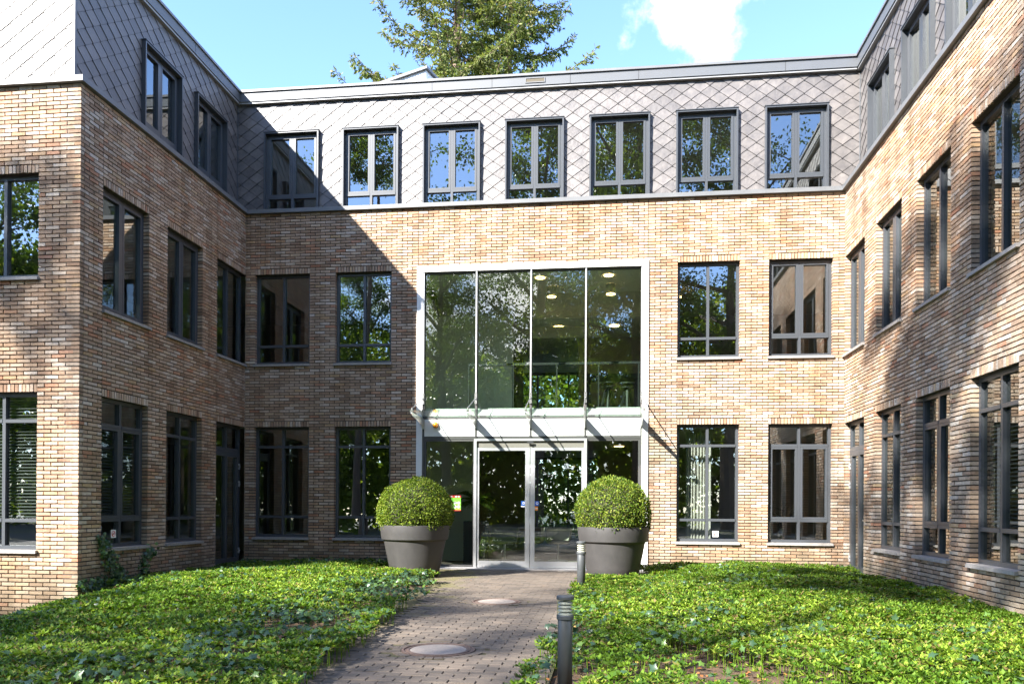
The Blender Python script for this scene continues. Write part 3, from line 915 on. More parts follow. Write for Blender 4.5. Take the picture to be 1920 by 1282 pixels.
# ------------------------------------------------------------------ entrance
ENT = empty('entrance_front', (6.21, 0, 0), building)
def epart(name, mat, boxes, parent=ENT):
    mb = MB()
    for (x0, y0, z0), (x1, y1, z1) in boxes: mb.box((x0 - 6.21 if parent is ENT else x0, y0, z0), (x1 - 6.21 if parent is ENT else x1, y1, z1))
    return mb.build(name, mat, parent)
FWE = .128
epart('frame', M_WHITE, [((EX0 + .004, -.035, 0.0), (EX0 + FWE, .18, 2.60)), ((EX0 + .004, -.035, 2.604), (EX0 + FWE, .18, EZT - FWE - .002)),
                         ((EX1 - FWE, -.035, 0.0), (EX1 - .004, .18, 2.60)), ((EX1 - FWE, -.035, 2.604), (EX1 - .004, .18, EZT - FWE - .002)),
                         ((EX0 + .004, -.035, EZT - FWE), (EX1 - .004, .18, EZT - .006))])
XM = [3.944, 5.069, 6.214, 7.346, 8.483]
for i, x in enumerate(XM):
    zb_ = 2.74 if 0 < i < 4 else 0.03
    epart('mullion', M_MULL, [((x - .022, .0, zb_ if i != 2 else 2.74), (x + .022, .12, EZT - FWE))])
    epart('cover_strip', M_SILVER, [((x - .013, -.02, 3.66), (x + .013, -.001, EZT - FWE - .002))])
epart('transom', M_MULL, [((XM[0] + .022, .02, 2.70), (XM[4] - .022, .12, 2.755))])
epart('transom', M_MULL, [((XM[0] + .022, .02, 3.115), (XM[4] - .022, .12, 3.155))])
epart('head_trim', M_MULL, [((XM[0] + .022, .02, EZT - FWE - .03), (XM[4] - .022, .12, EZT - FWE - .001))])
for a, b in zip(XM, XM[1:]):
    epart('spandrel_panel', M_WHITE, [((a + .024, .008, 2.757), (b - .024, .05, 3.113))])
    gm = MB(); q = random.uniform(-.001, .001)
    gm.face([(a + .022 - 6.21, .06 - q, 3.155), (b - .022 - 6.21, .06 + q, 3.155), (b - .022 - 6.21, .06 - q, EZT - FWE - .03), (a + .022 - 6.21, .06 + q, EZT - FWE - .03)])
    gm.build('pane', M_GLASS_E, ENT)
for a, b in ((XM[0], XM[1]), (XM[3], XM[4])):          # side lights
    epart('side_light_frame', M_MULL, [((a + .022, .03, .03), (a + .06, .10, 2.70)), ((b - .06, .03, .03), (b - .022, .10, 2.70)), ((a + .06, .03, .03), (b - .06, .10, .07)), ((a + .06, .03, 2.655), (b - .06, .10, 2.70))])
    gm = MB(); gm.face([(a + .06 - 6.21, .06, .07), (b - .06 - 6.21, .06, .07), (b - .06 - 6.21, .06, 2.655), (a + .06 - 6.21, .06, 2.655)]); gm.build('pane', M_GLASS_E, ENT)
epart('threshold', M_SILVER, [((EX0 + FWE, -.06, -.01), (EX1 - FWE, .16, .028))])
epart('threshold', M_SILL, [((EX0, -.26, -.02), (EX1, -.062, .012))])
# sliding doors
dx0, dx1 = XM[1] - .0, XM[3] + .0
epart('door_surround', M_SILVER, [((dx0 - .035, -.028, .03), (dx0 + .022, .12, 2.70)), ((dx1 - .022, -.028, .03), (dx1 + .035, .12, 2.70)), ((dx0 + .022, -.028, 2.655), (dx1 - .022, .12, 2.70))])
epart('door_header', simple('header_bronze', (.20, .185, .16), .45, metal=.3), [((dx0 + .022, .02, 2.52), (dx1 - .022, .12, 2.652))])
for a, b, lft in ((dx0 + .024, 6.206, True), (6.216, dx1 - .024, False)):
    st = (.05, .095) if lft else (.095, .05)
    d = MB()
    for (x0, z0, x1, z1) in ((a, .035, a + st[0], 2.515), (b - st[1], .035, b, 2.515), (a + st[0], .035, b - st[1], .165), (a + st[0], 2.455, b - st[1], 2.515)):
        d.box((x0 - 6.21, .0, z0), (x1 - 6.21, .045, z1))
    do = d.build('sliding_door', M_SILVER, ENT)
    gm = MB(); gm.face([(a + st[0] - 6.21, .02, .165), (b - st[1] - 6.21, .02, .165), (b - st[1] - 6.21, .02, 2.455), (a + st[0] - 6.21, .02, 2.455)]); gm.build('pane', M_GLASS_D, do)
epart('door_sensor', M_BLACK, [((6.15, -.045, 2.60), (6.28, -.029, 2.64)), ((6.195, -.06, 2.585), (6.235, -.045, 2.60))])

# glass canopy
CAN = empty('glass_canopy', (6.21, 0, 3.15), building)
cmb = MB(); cmb.hexa([(x - 6.21, y, z) for z0 in (0, .016) for x, y, z in ((3.90, -1.08, .022 + z0), (8.53, -1.08, .022 + z0), (8.53, -.005, z0), (3.90, -.005, z0))])
cmb.build('canopy_pane', M_GLASS_C, CAN)
for x in XM:
    X = x - 6.21
    f = MB()                                    # fin below the glass
    for t0, t1 in ((X - .008, X + .008),):
        pr = [(-.02, -.012), (-1.02, .005), (-1.04, -.03), (-.98, -.06), (-.5, -.12), (-.02, -.235)]
        f.face([(t0, y, z) for y, z in pr]); f.face([(t1, y, z) for y, z in reversed(pr)])
        for i in range(len(pr)):
            (ya, za), (yb, zb2) = pr[i], pr[(i + 1) % len(pr)]
            f.face([(t0, ya, za), (t1, ya, za), (t1, yb, zb2), (t0, yb, zb2)])
    f.build('fin', M_STEEL, CAN)
    p = MB(); p.box((X - .024, -.034, .28), (X + .024, -.021, .50)); p = p.build('wall_plate', M_STEEL, CAN)
    for z in (.31, .36, .42, .47): b_ = MB(); b_.tube([(X, -.0342, z), (X, -.042, z)], .008, 6); b_.build('bolt', M_BLACK, p)
    p = MB(); p.box((X - .022, -.034, -.24), (X + .022, -.002, -.03)); p.build('wall_plate', M_STEEL, CAN)
    r = MB(); r.tube([(X, -.03, .40), (X, -.12, .37), (X, -.97, .075)], .011, 8); r.tube([(X, -.98, .01), (X, -.98, .09)], .014, 8); r.tube([(X, -1.0, .0), (X, -1.0, .03)], .03, 10)
    r.tube([(X, -.93, .02), (X, -.93, .095)], .009, 8)
    r.build('tie_rod', M_STEEL, CAN)

# amber signal lamp on the white panels
amber = simple('amber_lens', (.85, .30, .01), .15, spec=.8)
lamp = empty('signal_lamp', (4.214, .006, 2.995)); tag(lamp, 'round amber signal lamp on the white panel above the left side glass', 'lamp')
prof = [(.058, 0), (.058, .02), (.054, .05), (.043, .08), (.024, .098), (.0, .102)]
lb = MB(); lb.lathe(prof, n=20); me = lb.mesh('lens', True); o = link('lens', me, amber, lamp); o.rotation_euler = (R(90), 0, 0)
lb = MB(); lb.lathe([(.0, -.003), (.064, -.003), (.064, .012), (.058, .012)], n=20); o = link('base', lb.mesh('base'), M_SILL, lamp); o.rotation_euler = (R(90), 0, 0)

# ------------------------------------------------------------------ ground
def terrain(x, y):
    x = np.asarray(x, float); y = np.asarray(y, float)
    z = -.035 + .05 * (vnoise(x, y, 3, .5) - .5)
    # the bed falls away to the left in front of the left wing
    z = z - .20 * np.clip(1.9 - x, 0, 3.4) * np.clip((-4.9 - y) / .5, 0, 1)
    mid = np.exp(-((x - 2.6) / 1.7) ** 2 - ((y + 5.5) / 3.2) ** 2) * .16 + np.exp(-((x - 9.9) / 1.5) ** 2 - ((y + 5.0) / 3.0) ** 2) * .13
    on_path = np.clip(1 - np.maximum(np.abs(x - 6.3) - 1.0, 0) / .5, 0, 1)
    apron = (y > -3.4) & (x > 3.4) & (x < 9.1)
    return np.where(apron, -.05, (z + mid) * (1 - on_path) + on_path * -.05)

m, t, b, o = new_mat('soil_litter')
g = N(t, 'ShaderNodeNewGeometry')
f = noise(t, g.outputs['Position'], 16, 8, 0.7)
c1 = ramp(t, f, [(.3, (.028, .018, .011)), (.5, (.075, .045, .024)), (.62, (.13, .075, .038)), (.78, (.20, .11, .05))])
t.links.new(c1, b.inputs['Base Color']); b.inputs['Roughness'].default_value = .95
bump(t, noise(t, g.outputs['Position'], 40, 5, .7), .9, .02, b)
M_SOIL = m
m, t, b, o = new_mat('park_ground')
g = N(t, 'ShaderNodeNewGeometry')
f = noise(t, g.outputs['Position'], .22, 5, 0.6)
f2 = noise(t, g.outputs['Position'], 9, 6, 0.7)
ca = ramp(t, f2, [(.3, (.045, .05, .02)), (.6, (.09, .10, .035)), (.8, (.14, .10, .05))])
cb = ramp(t, f2, [(.3, (.045, .045, .046)), (.7, (.075, .073, .07))])
t.links.new(mixc(t, ramp(t, f, [(.44, (0, 0, 0)), (.5, (1, 1, 1))]), ca, cb), b.inputs['Base Color'])
b.inputs['Roughness'].default_value = .9
M_PARK = m

def grid_sheet(name, xs, ys, zf, mat):
    X, Y = np.meshgrid(xs, ys)
    V = np.stack([X.ravel(), Y.ravel(), zf(X.ravel(), Y.ravel())], 1)
    nx, ny = len(xs), len(ys)
    i = np.arange(nx * ny).reshape(ny, nx)
    Fq = np.stack([i[:-1, :-1].ravel(), i[:-1, 1:].ravel(), i[1:, 1:].ravel(), i[1:, :-1].ravel()], 1)
    me = np_mesh(name, V, Fq)
    me.polygons.foreach_set('use_smooth', np.ones(len(me.polygons), bool))
    return link(name, me, mat)
bed = grid_sheet('planting_bed_soil', np.linspace(-9, 12.6, 130), np.linspace(-15.5, .15, 100), terrain, M_SOIL)
tag(bed, 'brown soil with leaf litter under the ground cover', 'soil', kind='structure')
def far_z(x, y):
    inside = (x > -8.9) & (x < 12.5) & (y > -15.4) & (y < 11)
    return np.where(inside, -1.2, np.where(x < -1, -.45, -.10))
gx = np.concatenate([np.linspace(-160, -12, 20), np.linspace(-9, 12.6, 24), np.linspace(16, 160, 20)])
gy = np.concatenate([np.linspace(-160, -18, 24), np.linspace(-15.5, 0, 16), np.linspace(4, 160, 20)])
gs = grid_sheet('ground', gx, gy, far_z, M_PARK)
tag(gs, 'park ground with grass and asphalt reaching away behind the court', 'ground', kind='structure')

# ------------------------------------------------------------------ paved path
m, t, b, o = new_mat('paver')
g = N(t, 'ShaderNodeNewGeometry')
r = piece_random(t)
base = ramp(t, r, [(0, (.082, .066, .052)), (.5, (.108, .086, .066)), (1, (.138, .107, .080))])
f = noise(t, g.outputs['Position'], 2.2, 5, .6)
f3 = noise(t, g.outputs['Position'], 70, 4, .7)
cc = mixc(t, 1.0, base, ramp(t, f3, [(.3, (.8, .8, .8)), (.7, (1.15, 1.15, 1.15))]), 'MULTIPLY')
moss = mixc(t, 1.0, noise(t, g.outputs['Position'], 1.1, 6, .65), (1, 1, 1), 'MULTIPLY')
# moss creeps in from the planting on the shady left edge
sx = N(t, 'ShaderNodeSeparateXYZ'); t.links.new(g.outputs['Position'], sx.inputs[0])
edge = math_n(t, 'MULTIPLY_ADD', sx.outputs['X'], -1.6, 9.1)
mf = math_n(t, 'ADD', math_n(t, 'MULTIPLY_ADD', f, 5.0, -2.9), edge)
mf = math_n(t, 'MULTIPLY', math_n(t, 'MINIMUM', math_n(t, 'MAXIMUM', mf, 0.0), 1.0), .6)
cc = mixc(t, mf, cc, (.13, .12, .025))
t.links.new(cc, b.inputs['Base Color']); b.inputs['Roughness'].default_value = .85
bump(t, noise(t, g.outputs['Position'], 90, 4, .7), .5, .004, b)
M_PAVER = m
M_MOSSJ = simple('mossy_joint', (.06, .055, .022), .95, nscale=14, namp=.5)
pav = MB(); pav.box((4.88, -15.4, -.03), (7.40, -3.25, -.011)); pav.box((3.55, -3.25, -.03), (8.95, -.262, -.0105))
path = pav.build('brick_path', M_MOSSJ); tag(path, 'grey brown clay paver path leading to the entrance doors', 'path', kind='structure')
MH = [(6.302, -9.325), (6.315, -5.623)]
PL, PWd, PJ = .208, .1045, .0075
pm_list = []
for sd in range(4):
    q = MB(); jj = lambda a: random.uniform(-a, a)
    bz = .0035
    x, y = PL / 2 - PJ / 2, PWd / 2 - PJ / 2
    top = [(sx_ * (x - .004), sy_ * (y - .004), 0 + jj(.0012)) for sx_, sy_ in ((-1, -1), (1, -1), (1, 1), (-1, 1))]
    low = [(sx_ * x, sy_ * y, -.005) for sx_, sy_ in ((-1, -1), (1, -1), (1, 1), (-1, 1))]
    bot = [(p[0], p[1], -.03) for p in low]
    q.face(top)
    for a_, b_ in ((low, top), (bot, low)):
        for k in range(4): q.face([a_[k], a_[(k + 1) % 4], b_[(k + 1) % 4], b_[k]])
    me = q.mesh('paver'); me.materials.append(M_PAVER); pm_list.append(me)
pv = []
row = 0
y = -15.3
while y < -.32:
    a, bnd = (5.30 - PL * min(2, max(0, round((y + 6.6) / 1.9))), 7.36) if y < -3.2 else (3.6, 8.9)
    x = a + (PL / 2 if row % 2 else 0) + PL / 2
    while x < bnd:
        if all(math.hypot(x - mx_, y - my_) > .45 for mx_, my_ in MH): pv.append((x, y))
        x += PL
    y += PWd; row += 1
sc = []
for i, (x, y) in enumerate(pv):
    p = project(x, y, 0)
    sc.append((1 / p[2] if p and 0 < p[0] < 1920 and p[1] < 1290 else 0, i))
big = {i for v, i in sorted(sc, reverse=True)[:300] if v > 0}
rest = MB()
for i, (x, y) in enumerate(pv):
    dz, rz = random.uniform(-.003, .003), random.uniform(-.012, .012)
    if i in big:
        o = link('paver', random.choice(pm_list), None, path); o.location = (x, y, dz); o.rotation_euler = (random.uniform(-.01, .01), random.uniform(-.008, .008), rz)
    else:
        hx_, hy_ = PL / 2 - PJ / 2, PWd / 2 - PJ / 2
        rest.box((x - hx_, y - hy_, -.03), (x + hx_, y + hy_, dz), random.random())
o = rest.build('pavers', M_PAVER, path); o['kind'] = 'stuff'
ring = MB()
for mx_, my_ in MH:                       # cut setts round the covers
    n = 30
    for k in range(n):
        t0, t1 = 2 * math.pi * (k + .06) / n, 2 * math.pi * (k + .94) / n
        pts = [(mx_ + rr_ * math.cos(tt), my_ + rr_ * math.sin(tt)) for rr_, tt in ((.345, t0), (.425, t0), (.425, t1), (.345, t1))]
        dz = random.uniform(-.003, .001)
        ring.hexa([(p[0], p[1], -.03) for p in pts] + [(p[0], p[1], dz) for p in pts], random.random())
ring.build('setts', M_PAVER, path)['kind'] = 'stuff'
# infill round the setts
inf = MB()
for mx_, my_ in MH:
    for x, y in [(mx_ + i * .104, my_ + j * .104) for i in range(-5, 6) for j in range(-5, 6)]:
        if .47 < math.hypot(x - mx_, y - my_) < .52 : inf.box((x - .045, y - .045, -.03), (x + .045, y + .045, -.003), random.random())
inf.build('infill_pavers', M_PAVER, path)['kind'] = 'stuff'

M_RUST = simple('rusty_iron', (.115, .075, .058), .8, nscale=25, namp=.35, bmp=.5, bscale=80)
M_CONC = simple('cover_concrete', (.26, .22, .185), .9, nscale=60, namp=.22, bmp=.4, bscale=150)
for k, (mx_, my_) in enumerate(MH):
    mh = empty('manhole_cover', (mx_, my_, 0))
    tag(mh, ['round concrete manhole cover in rusty ring, nearer one on the path', 'round sunlit concrete manhole cover in rusty ring, nearer the entrance'][k], 'manhole cover', 'manhole covers in the path')
    q = MB(); q.lathe([(.335, -.03), (.335, .004), (.315, .006), (.312, -.004), (.29, -.004), (.288, .005), (.262, .005), (.26, -.01)], n=48); q.build('ring', M_RUST, mh)
    q = MB(); q.lathe([(.258, -.02), (.258, .001), (.252, .004), (.15, .006), (.0, .007)], n=48); q.build('plate', M_CONC, mh)

# ------------------------------------------------------------------ planters with clipped box balls
m, t, b, o = new_mat('planter_grey')
g = N(t, 'ShaderNodeNewGeometry')
f = noise(t, g.outputs['Position'], 5, 6, .6)
t.links.new(ramp(t, f, [(.3, (.040, .038, .037)), (.7, (.054, .051, .049))]), b.inputs['Base Color'])
b.inputs['Roughness'].default_value = .52; b.inputs['Specular IOR Level'].default_value = .45
bump(t, noise(t, g.outputs['Position'], 120, 3, .6), .25, .003, b)
M_POT = m
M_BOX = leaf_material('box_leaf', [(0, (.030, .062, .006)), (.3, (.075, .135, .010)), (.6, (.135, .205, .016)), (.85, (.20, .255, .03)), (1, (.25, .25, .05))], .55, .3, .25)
M_TWIG = simple('twig_dark', (.03, .03, .014), .9)
def pot_profile():
    return [(.0, .0), (.405, .0), (.425, .012), (.475, .22), (.525, .46), (.563, .655), (.572, .68), (.60, .684), (.607, .695), (.622, .80), (.634, .93), (.632, .944), (.62, .95), (.595, .948), (.588, .93), (.575, .84), (.0, .84)]
def box_ball(seed, r=.665, zc=1.185, n=25000):
    g2 = np.random.default_rng(seed)
    d = unit(g2.normal(size=(n, 3)))
    d = d[d[:, 2] > -.62]
    n = len(d)
    lump = 1 + .11 * (vnoise(d[:, 0] * 3 + d[:, 2], d[:, 1] * 3 - d[:, 2], seed, 1.6) - .5) + .05 * (vnoise(d[:, 0] * 9, d[:, 1] * 9 + d[:, 2] * 7, seed + 3, 1.0) - .5)
    rad = r * lump * (1 - .20 * g2.random(n) ** 2.0 + .06 * (g2.random(n) > .95) * g2.random(n))
    p = d * rad[:, None] * (np.array([1.03, 1.02, .93]) if seed % 2 else np.array([.985, 1.0, .965])) + np.array([0, 0, zc])
    p[:, 0] += (.03 if seed % 2 else -.02) * (p[:, 2] - zc)
    ax = unit(d * .8 + g2.normal(size=(n, 3)) * .75 + np.array([0, 0, .25]))
    nr = unit(d + g2.normal(size=(n, 3)) * .7)
    L = g2.uniform(.022, .044, n)
    V, Fq = leaves(p, ax, nr, L, L * .62, .12)
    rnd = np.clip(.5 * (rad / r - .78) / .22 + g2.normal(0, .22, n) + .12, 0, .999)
    return V, Fq, rnd
for k, (px, py) in enumerate(((4.30, -2.1), (7.912, -2.1))):
    pt = empty('potted_box_ball', (px, py, 0))
    tag(pt, ['big grey planter with clipped box ball, left of the doors', 'big grey planter with clipped box ball, right of the doors'][k], 'planter', 'planters flanking the doors')
    q = MB(); pf = pot_profile()
    for a_, b_ in ((0, 2), (1, 6), (5, 9), (8, 12), (11, 17)): q.lathe(pf[a_:b_], n=72)
    q.build('pot', M_POT, pt, True)
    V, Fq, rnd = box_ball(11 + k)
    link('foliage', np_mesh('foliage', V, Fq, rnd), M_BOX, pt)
    q = MB(); q.lathe([(.0, .80)] + [(.575 * math.sin(a_), 1.19 - .55 * math.cos(a_)) for a_ in np.linspace(.75, math.pi, 12)], n=24); q.build('inner_twigs', M_TWIG, pt, True)

# ------------------------------------------------------------------ bollard lights
M_BOLL = simple('bollard_grey', (.062, .066, .068), .45, nscale=9, namp=.15)
M_LOUV = simple('bollard_louvre', (.42, .41, .38), .5)
M_LENS = glass_material('bollard_lens', (.90, .92, .86), .06)
def bollard(x, y, s, label):
    r_ = empty('bollard_light', (x, y, -.06)); r_.scale = (s, s, s)
    tag(r_, label, 'bollard light', 'bollard lights along the path')
    q = MB(); q.lathe([(.0, 0), (.0545, 0), (.0545, .585), (.052, .59), (.0, .59)], n=28); q.build('post', M_BOLL, r_, True)
    q = MB(); q.lathe([(.0, .588), (.061, .588), (.064, .592), (.064, .616), (.060, .622), (.0, .622)], n=28); q.build('collar', M_BOLL, r_)
    for i in range(4):
        z = .624 + i * .0265
        q = MB(); q.lathe([(.040, z), (.056, z), (.052, z + .012), (.040, z + .018)], n=28); q.build('louvre', M_LOUV, r_)
    q = MB(); q.lathe([(.036, .622), (.036, .738)], n=20); q.build('core', M_LOUV, r_)
    q = MB(); q.lathe([(.060, .622), (.060, .734)], n=28); q.build('lens', M_LENS, r_, True)
    q = MB(); q.lathe([(.0, .734), (.062, .734), (.066, .738), (.066, .756), (.060, .764), (.0, .767)], n=28); q.build('cap', M_BOLL, r_)
bollard(7.531, -10.78, .965, 'dark grey bollard light standing nearest the camera beside the path')
bollard(7.429, -4.48, 1.11, 'grey bollard light in front of the right planter')

# ------------------------------------------------------------------ ground cover
def in_view(x, y, z=.1, pad=60):
    dx, dy = x - CAM[0], y - CAM[1]
    a_ = R(YAW)
    xc = dx * math.cos(a_) + dy * math.sin(a_); yc = -dx * math.sin(a_) + dy * math.cos(a_)
    u = 960 + F_PX * xc / np.maximum(yc, .3); v = CY_PX + F_PX * (CAM[2] - z) / np.maximum(yc, .3)
    return (yc > 2) & (u > -pad) & (u < 1920 + pad) & (v < 1282 + 110)

def bed_points(n, seed, x0, x1, y0, y1):
    g2 = np.random.default_rng(seed)
    x = g2.uniform(x0, x1, n); y = g2.uniform(y0, y1, n)
    return x, y, g2

def bed_mask(x, y):
    e1 = .16 * (vnoise(x, y, 21, 1.7) - .5) + .10 * (vnoise(x, y, 22, 5) - .5)
    left = (x < 4.93 + .09 * (-y - 2.5) + e1 * 1.3) & (x > np.where(y < YN, -3.2, .03))
    left &= ~((y > -1.75 + e1) & (x > 3.4))
    left &= ~((np.hypot(x - 4.3, y + 2.1) < .62)) & ~((y > -3.15 + e1) & (x > 4.0))
    left &= ~((y > YN + .0) & (x < .03)) & ~((x < 0) & (y > YN - .04))
    right = (x > 7.34 + e1 * 1.3 - .10 * np.clip((-y - 7.5) / 3, 0, 1)) & (x < W - .03)
    right &= ~((y > -1.15 + e1) & (x < 8.75)) & ~((y > -2.98 + e1) & (x < 8.25 + e1)) & ~(np.hypot(x - 7.912, y + 2.1) < .58)
    right &= ~(((np.abs(x - 7.531) < .14) & (y < -10.6) & (y > -12))  | (np.hypot(x - 7.429, y + 4.48) < .10))
    return (left | right) & (y < -.05)

def bare(x, y):
    """where the plants thin out and litter shows"""
    b_ = .95 * np.exp(-((x - 8.6) / 1.1) ** 2 - ((y + 10.4) / 1.3) ** 2)
    b_ += 1.0 * np.exp(-((x - 11.75 - .10 * (y + 4.4)) / .50) ** 2 - ((y + 4.3) / 1.6) ** 2)
    b_ += .55 * np.exp(-((x - 4.95) / .30) ** 2 - ((y + 7.3) / 1.1) ** 2)
    b_ += .5 * np.exp(-((x - 7.55) / .22) ** 2 - ((y + 8.6) / 1.6) ** 2)
    b_ += .8 * np.exp(-((x - 11.6) / .8) ** 2 - ((y + .35) / .3) ** 2)
    b_ += .35 * (vnoise(x, y, 31, .9) > .82)
    return b_

def ivy_zone(x, y):
    z = vnoise(x, y, 41, .75) * .75 + vnoise(x, y, 42, 2.1) * .35
    z = z + .45 * np.exp(-((x - 4.7 - .06 * (y + 9)) / .6) ** 2) * (x < 6) * np.clip((-y - 2.5) / 1.0, 0, 1) + .30 * np.exp(-((y + .5) / .8) ** 2) * (x < 4)
    z = z + .35 * np.exp(-((x - .35) / .45) ** 2) + .25 * np.exp(-((x - 12.1) / .4) ** 2 - ((y + 7.0) / 1.0) ** 2) + .4 * np.exp(-((x - 7.45) / .25) ** 2) * (y < -7.2)
    z = z - .12 * (x > 7.8)
    return z

def cover():
    # pachysandra rosettes: whorl of leaves on a short stem
    x, y, g2 = bed_points(100000, 5, -3.2, W, -13.2, 0)
    k = bed_mask(x, y) & in_view(x, y) & (g2.random(len(x)) > bare(x, y)) & (ivy_zone(x, y) + g2.normal(0, .12, len(x)) < .92)
    dist = np.hypot(x - CAM[0], y - CAM[1])
    k &= g2.random(len(x)) < np.clip(1.25 - dist * .018, .6, 1)
    x, y = x[k], y[k]; n = len(x)
    h = (.06 + .09 * vnoise(x, y, 51, 2.3) + .075 * vnoise(x, y, 52, .6) + g2.uniform(0, .055, n)) * np.clip(.65 + (x - .2) * .2, .6, 1)
    z = terrain(x, y) + h
    hue = np.clip(.54 + .40 * (vnoise(x, y, 53, .55) - .5) + .30 * (vnoise(x, y, 54, 2.6) - .5) + .10 * (x > 7) * (y > -7) + g2.normal(0, .16, n), 0, .95)
    Vs, Fs, Rs, cnt = [], [], [], 0
    plant = g2.uniform(.7, 1.3, n)
    for q in range(9):
        a_ = 2 * math.pi * q / 9 * 1.0 + g2.uniform(0, 6.28, n) * (q == 0) + g2.normal(0, .35, n)
        inner = q % 2
        el = g2.uniform(.12, .5, n) + .45 * inner
        ax = np.stack([np.cos(a_) * np.cos(el), np.sin(a_) * np.cos(el), np.sin(el)], 1)
        nr = np.stack([-np.cos(a_) * np.sin(el), -np.sin(a_) * np.sin(el), np.cos(el)], 1) + g2.normal(0, .18, (n, 3))
        L = g2.uniform(.030, .066, n) * (1 - .25 * inner) * plant
        c = np.stack([x, y, z], 1) + ax * .006
        V, Fq = leaves(c, ax, nr, L, L * .55, -.10)
        Vs.append(V); Fs.append(Fq + cnt); cnt += len(V); Rs.append(np.clip(hue + .16 * inner + g2.normal(0, .06, n), 0, .999))
    # stems
    st = g2.random(n) < .5
    xs, ys, zs = x[st], y[st], z[st]; m_ = len(xs)
    base = np.stack([xs + g2.normal(0, .012, m_), ys + g2.normal(0, .012, m_), terrain(xs, ys) - .01], 1)
    top = np.stack([xs, ys, zs], 1)
    off = np.stack([np.full(m_, .0028), np.zeros(m_), np.zeros(m_)], 1)
    V = np.stack([base - off, base + off, top + off, top - off], 1).reshape(-1, 3)
    Vs.append(V); Fs.append(np.arange(m_ * 4).reshape(-1, 4) + cnt); Rs.append(np.full(m_, .97)); cnt += len(V)
    me = np_mesh('ground_cover', np.concatenate(Vs), np.concatenate(Fs), np.concatenate(Rs))
    o = link('ground_cover', me, M_PACHY)
    tag(o, 'low bright green leafy ground cover filling the beds beside the path', 'ground cover', kind='stuff')

    # ivy: five-pointed leaves
    x, y, g2 = bed_points(52000, 6, -3.2, W, -13.2, 0)
    zone = ivy_zone(x, y)
    k = bed_mask(x, y) & in_view(x, y) & (g2.random(len(x)) > .8 * bare(x, y)) & (g2.random(len(x)) < np.clip((zone - .62) * 6, .13, 1))
    dist = np.hypot(x - CAM[0], y - CAM[1]); k &= g2.random(len(x)) < np.clip(1.35 - dist * .03, .45, 1)
    x, y = x[k], y[k]; n = len(x)
    z = terrain(x, y) + (.07 + .09 * vnoise(x, y, 51, 2.3) + .06 * vnoise(x, y, 52, .6) + g2.uniform(0, .08, n)) * np.clip(.65 + (x - .2) * .2, .6, 1)
    o = link('ivy_cover', ivy_mesh(np.stack([x, y, z], 1), np.array([0, -.15, 1.0]), .45, g2, (.045, .085)), M_IVY)
    tag(o, 'dark blue green ivy leaves spread through the beds', 'ivy', kind='stuff')

    # litter
    x, y, g2 = bed_points(30000, 8, -2, W, -13.2, 0)
    near = np.minimum(np.abs(x - 4.98 - .09 * (-y - 2.5)), np.abs(x - 7.36))
    pr = .10 + .9 * bare(x, y) + .7 * np.exp(-(near / .16) ** 2)
    k = in_view(x, y) & (g2.random(len(x)) < pr * .55) & ~((x > 5.42) & (x < 7.30)) & (x > .05)
    onp = in_view(x, y) & (x > 5.42) & (x < 7.3) & (g2.random(len(x)) < .010)
    k |= onp
    k &= ~((y > -2.6) & (x > 3.3) & (x < 9.0))
    x, y = x[k], y[k]; n = len(x)
    on = (x > 5.42) & (x < 7.3)
    c = np.stack([x, y, np.where(on, .004, terrain(x, y) + g2.uniform(.0, .035, n))], 1)
    a_ = g2.uniform(0, 6.28, n)
    ax = np.stack([np.cos(a_), np.sin(a_), g2.normal(0, .18, n)], 1)
    nr = np.array([0, 0, 1.0]) + g2.normal(0, .35, (n, 3))
    L = g2.uniform(.02, .06, n) * np.where(on, .6, 1)
    V, Fq = leaves(c, ax, nr, L, L * .6, .1)
    o = link('fallen_leaves', np_mesh('fallen_leaves', V, Fq, g2.random(n)), M_LITTER)
    tag(o, 'dry orange brown fallen leaves along the path edges', 'fallen leaves', kind='stuff')

IVY_SHAPE = np.array([(0, 0), (.42, -.22), (.50, .12), (.80, .42), (.30, .55), (0, 1.05), (-.30, .55), (-.80, .42), (-.50, .12), (-.42, -.22)]) * np.array([.62, .8])
def ivy_mesh(c, up, spread, g2, size):
    n = len(c)
    nr = unit(np.broadcast_to(up, (n, 3)) + g2.normal(0, spread, (n, 3)))
    rnd_dir = g2.normal(size=(n, 3)) + np.array([0, -.5, -.2])
    a_ = unit(rnd_dir - nr * np.sum(rnd_dir * nr, 1, keepdims=True)); b_ = np.cross(nr, a_)
    s = g2.uniform(size[0], size[1], n)[:, None]
    sh = IVY_SHAPE
    k = len(sh)
    V = np.empty((n, k + 1, 3))
    V[:, 0] = c + a_ * s * .3 + nr * s * .06
    for i, (u, w) in enumerate(sh):
        V[:, i + 1] = c + b_ * s * u + a_ * s * w - nr * s * .10 * (abs(u) + .3 * abs(w - .3))
    F1 = np.array([(0, i + 1, (i + 1) % k + 1) for i in range(k)])
    Fa = (np.arange(n)[:, None, None] * (k + 1) + F1[None]).reshape(-1, 3)
    return np_mesh('ivy', V.reshape(-1, 3), Fa, np.repeat(g2.random(n), k))

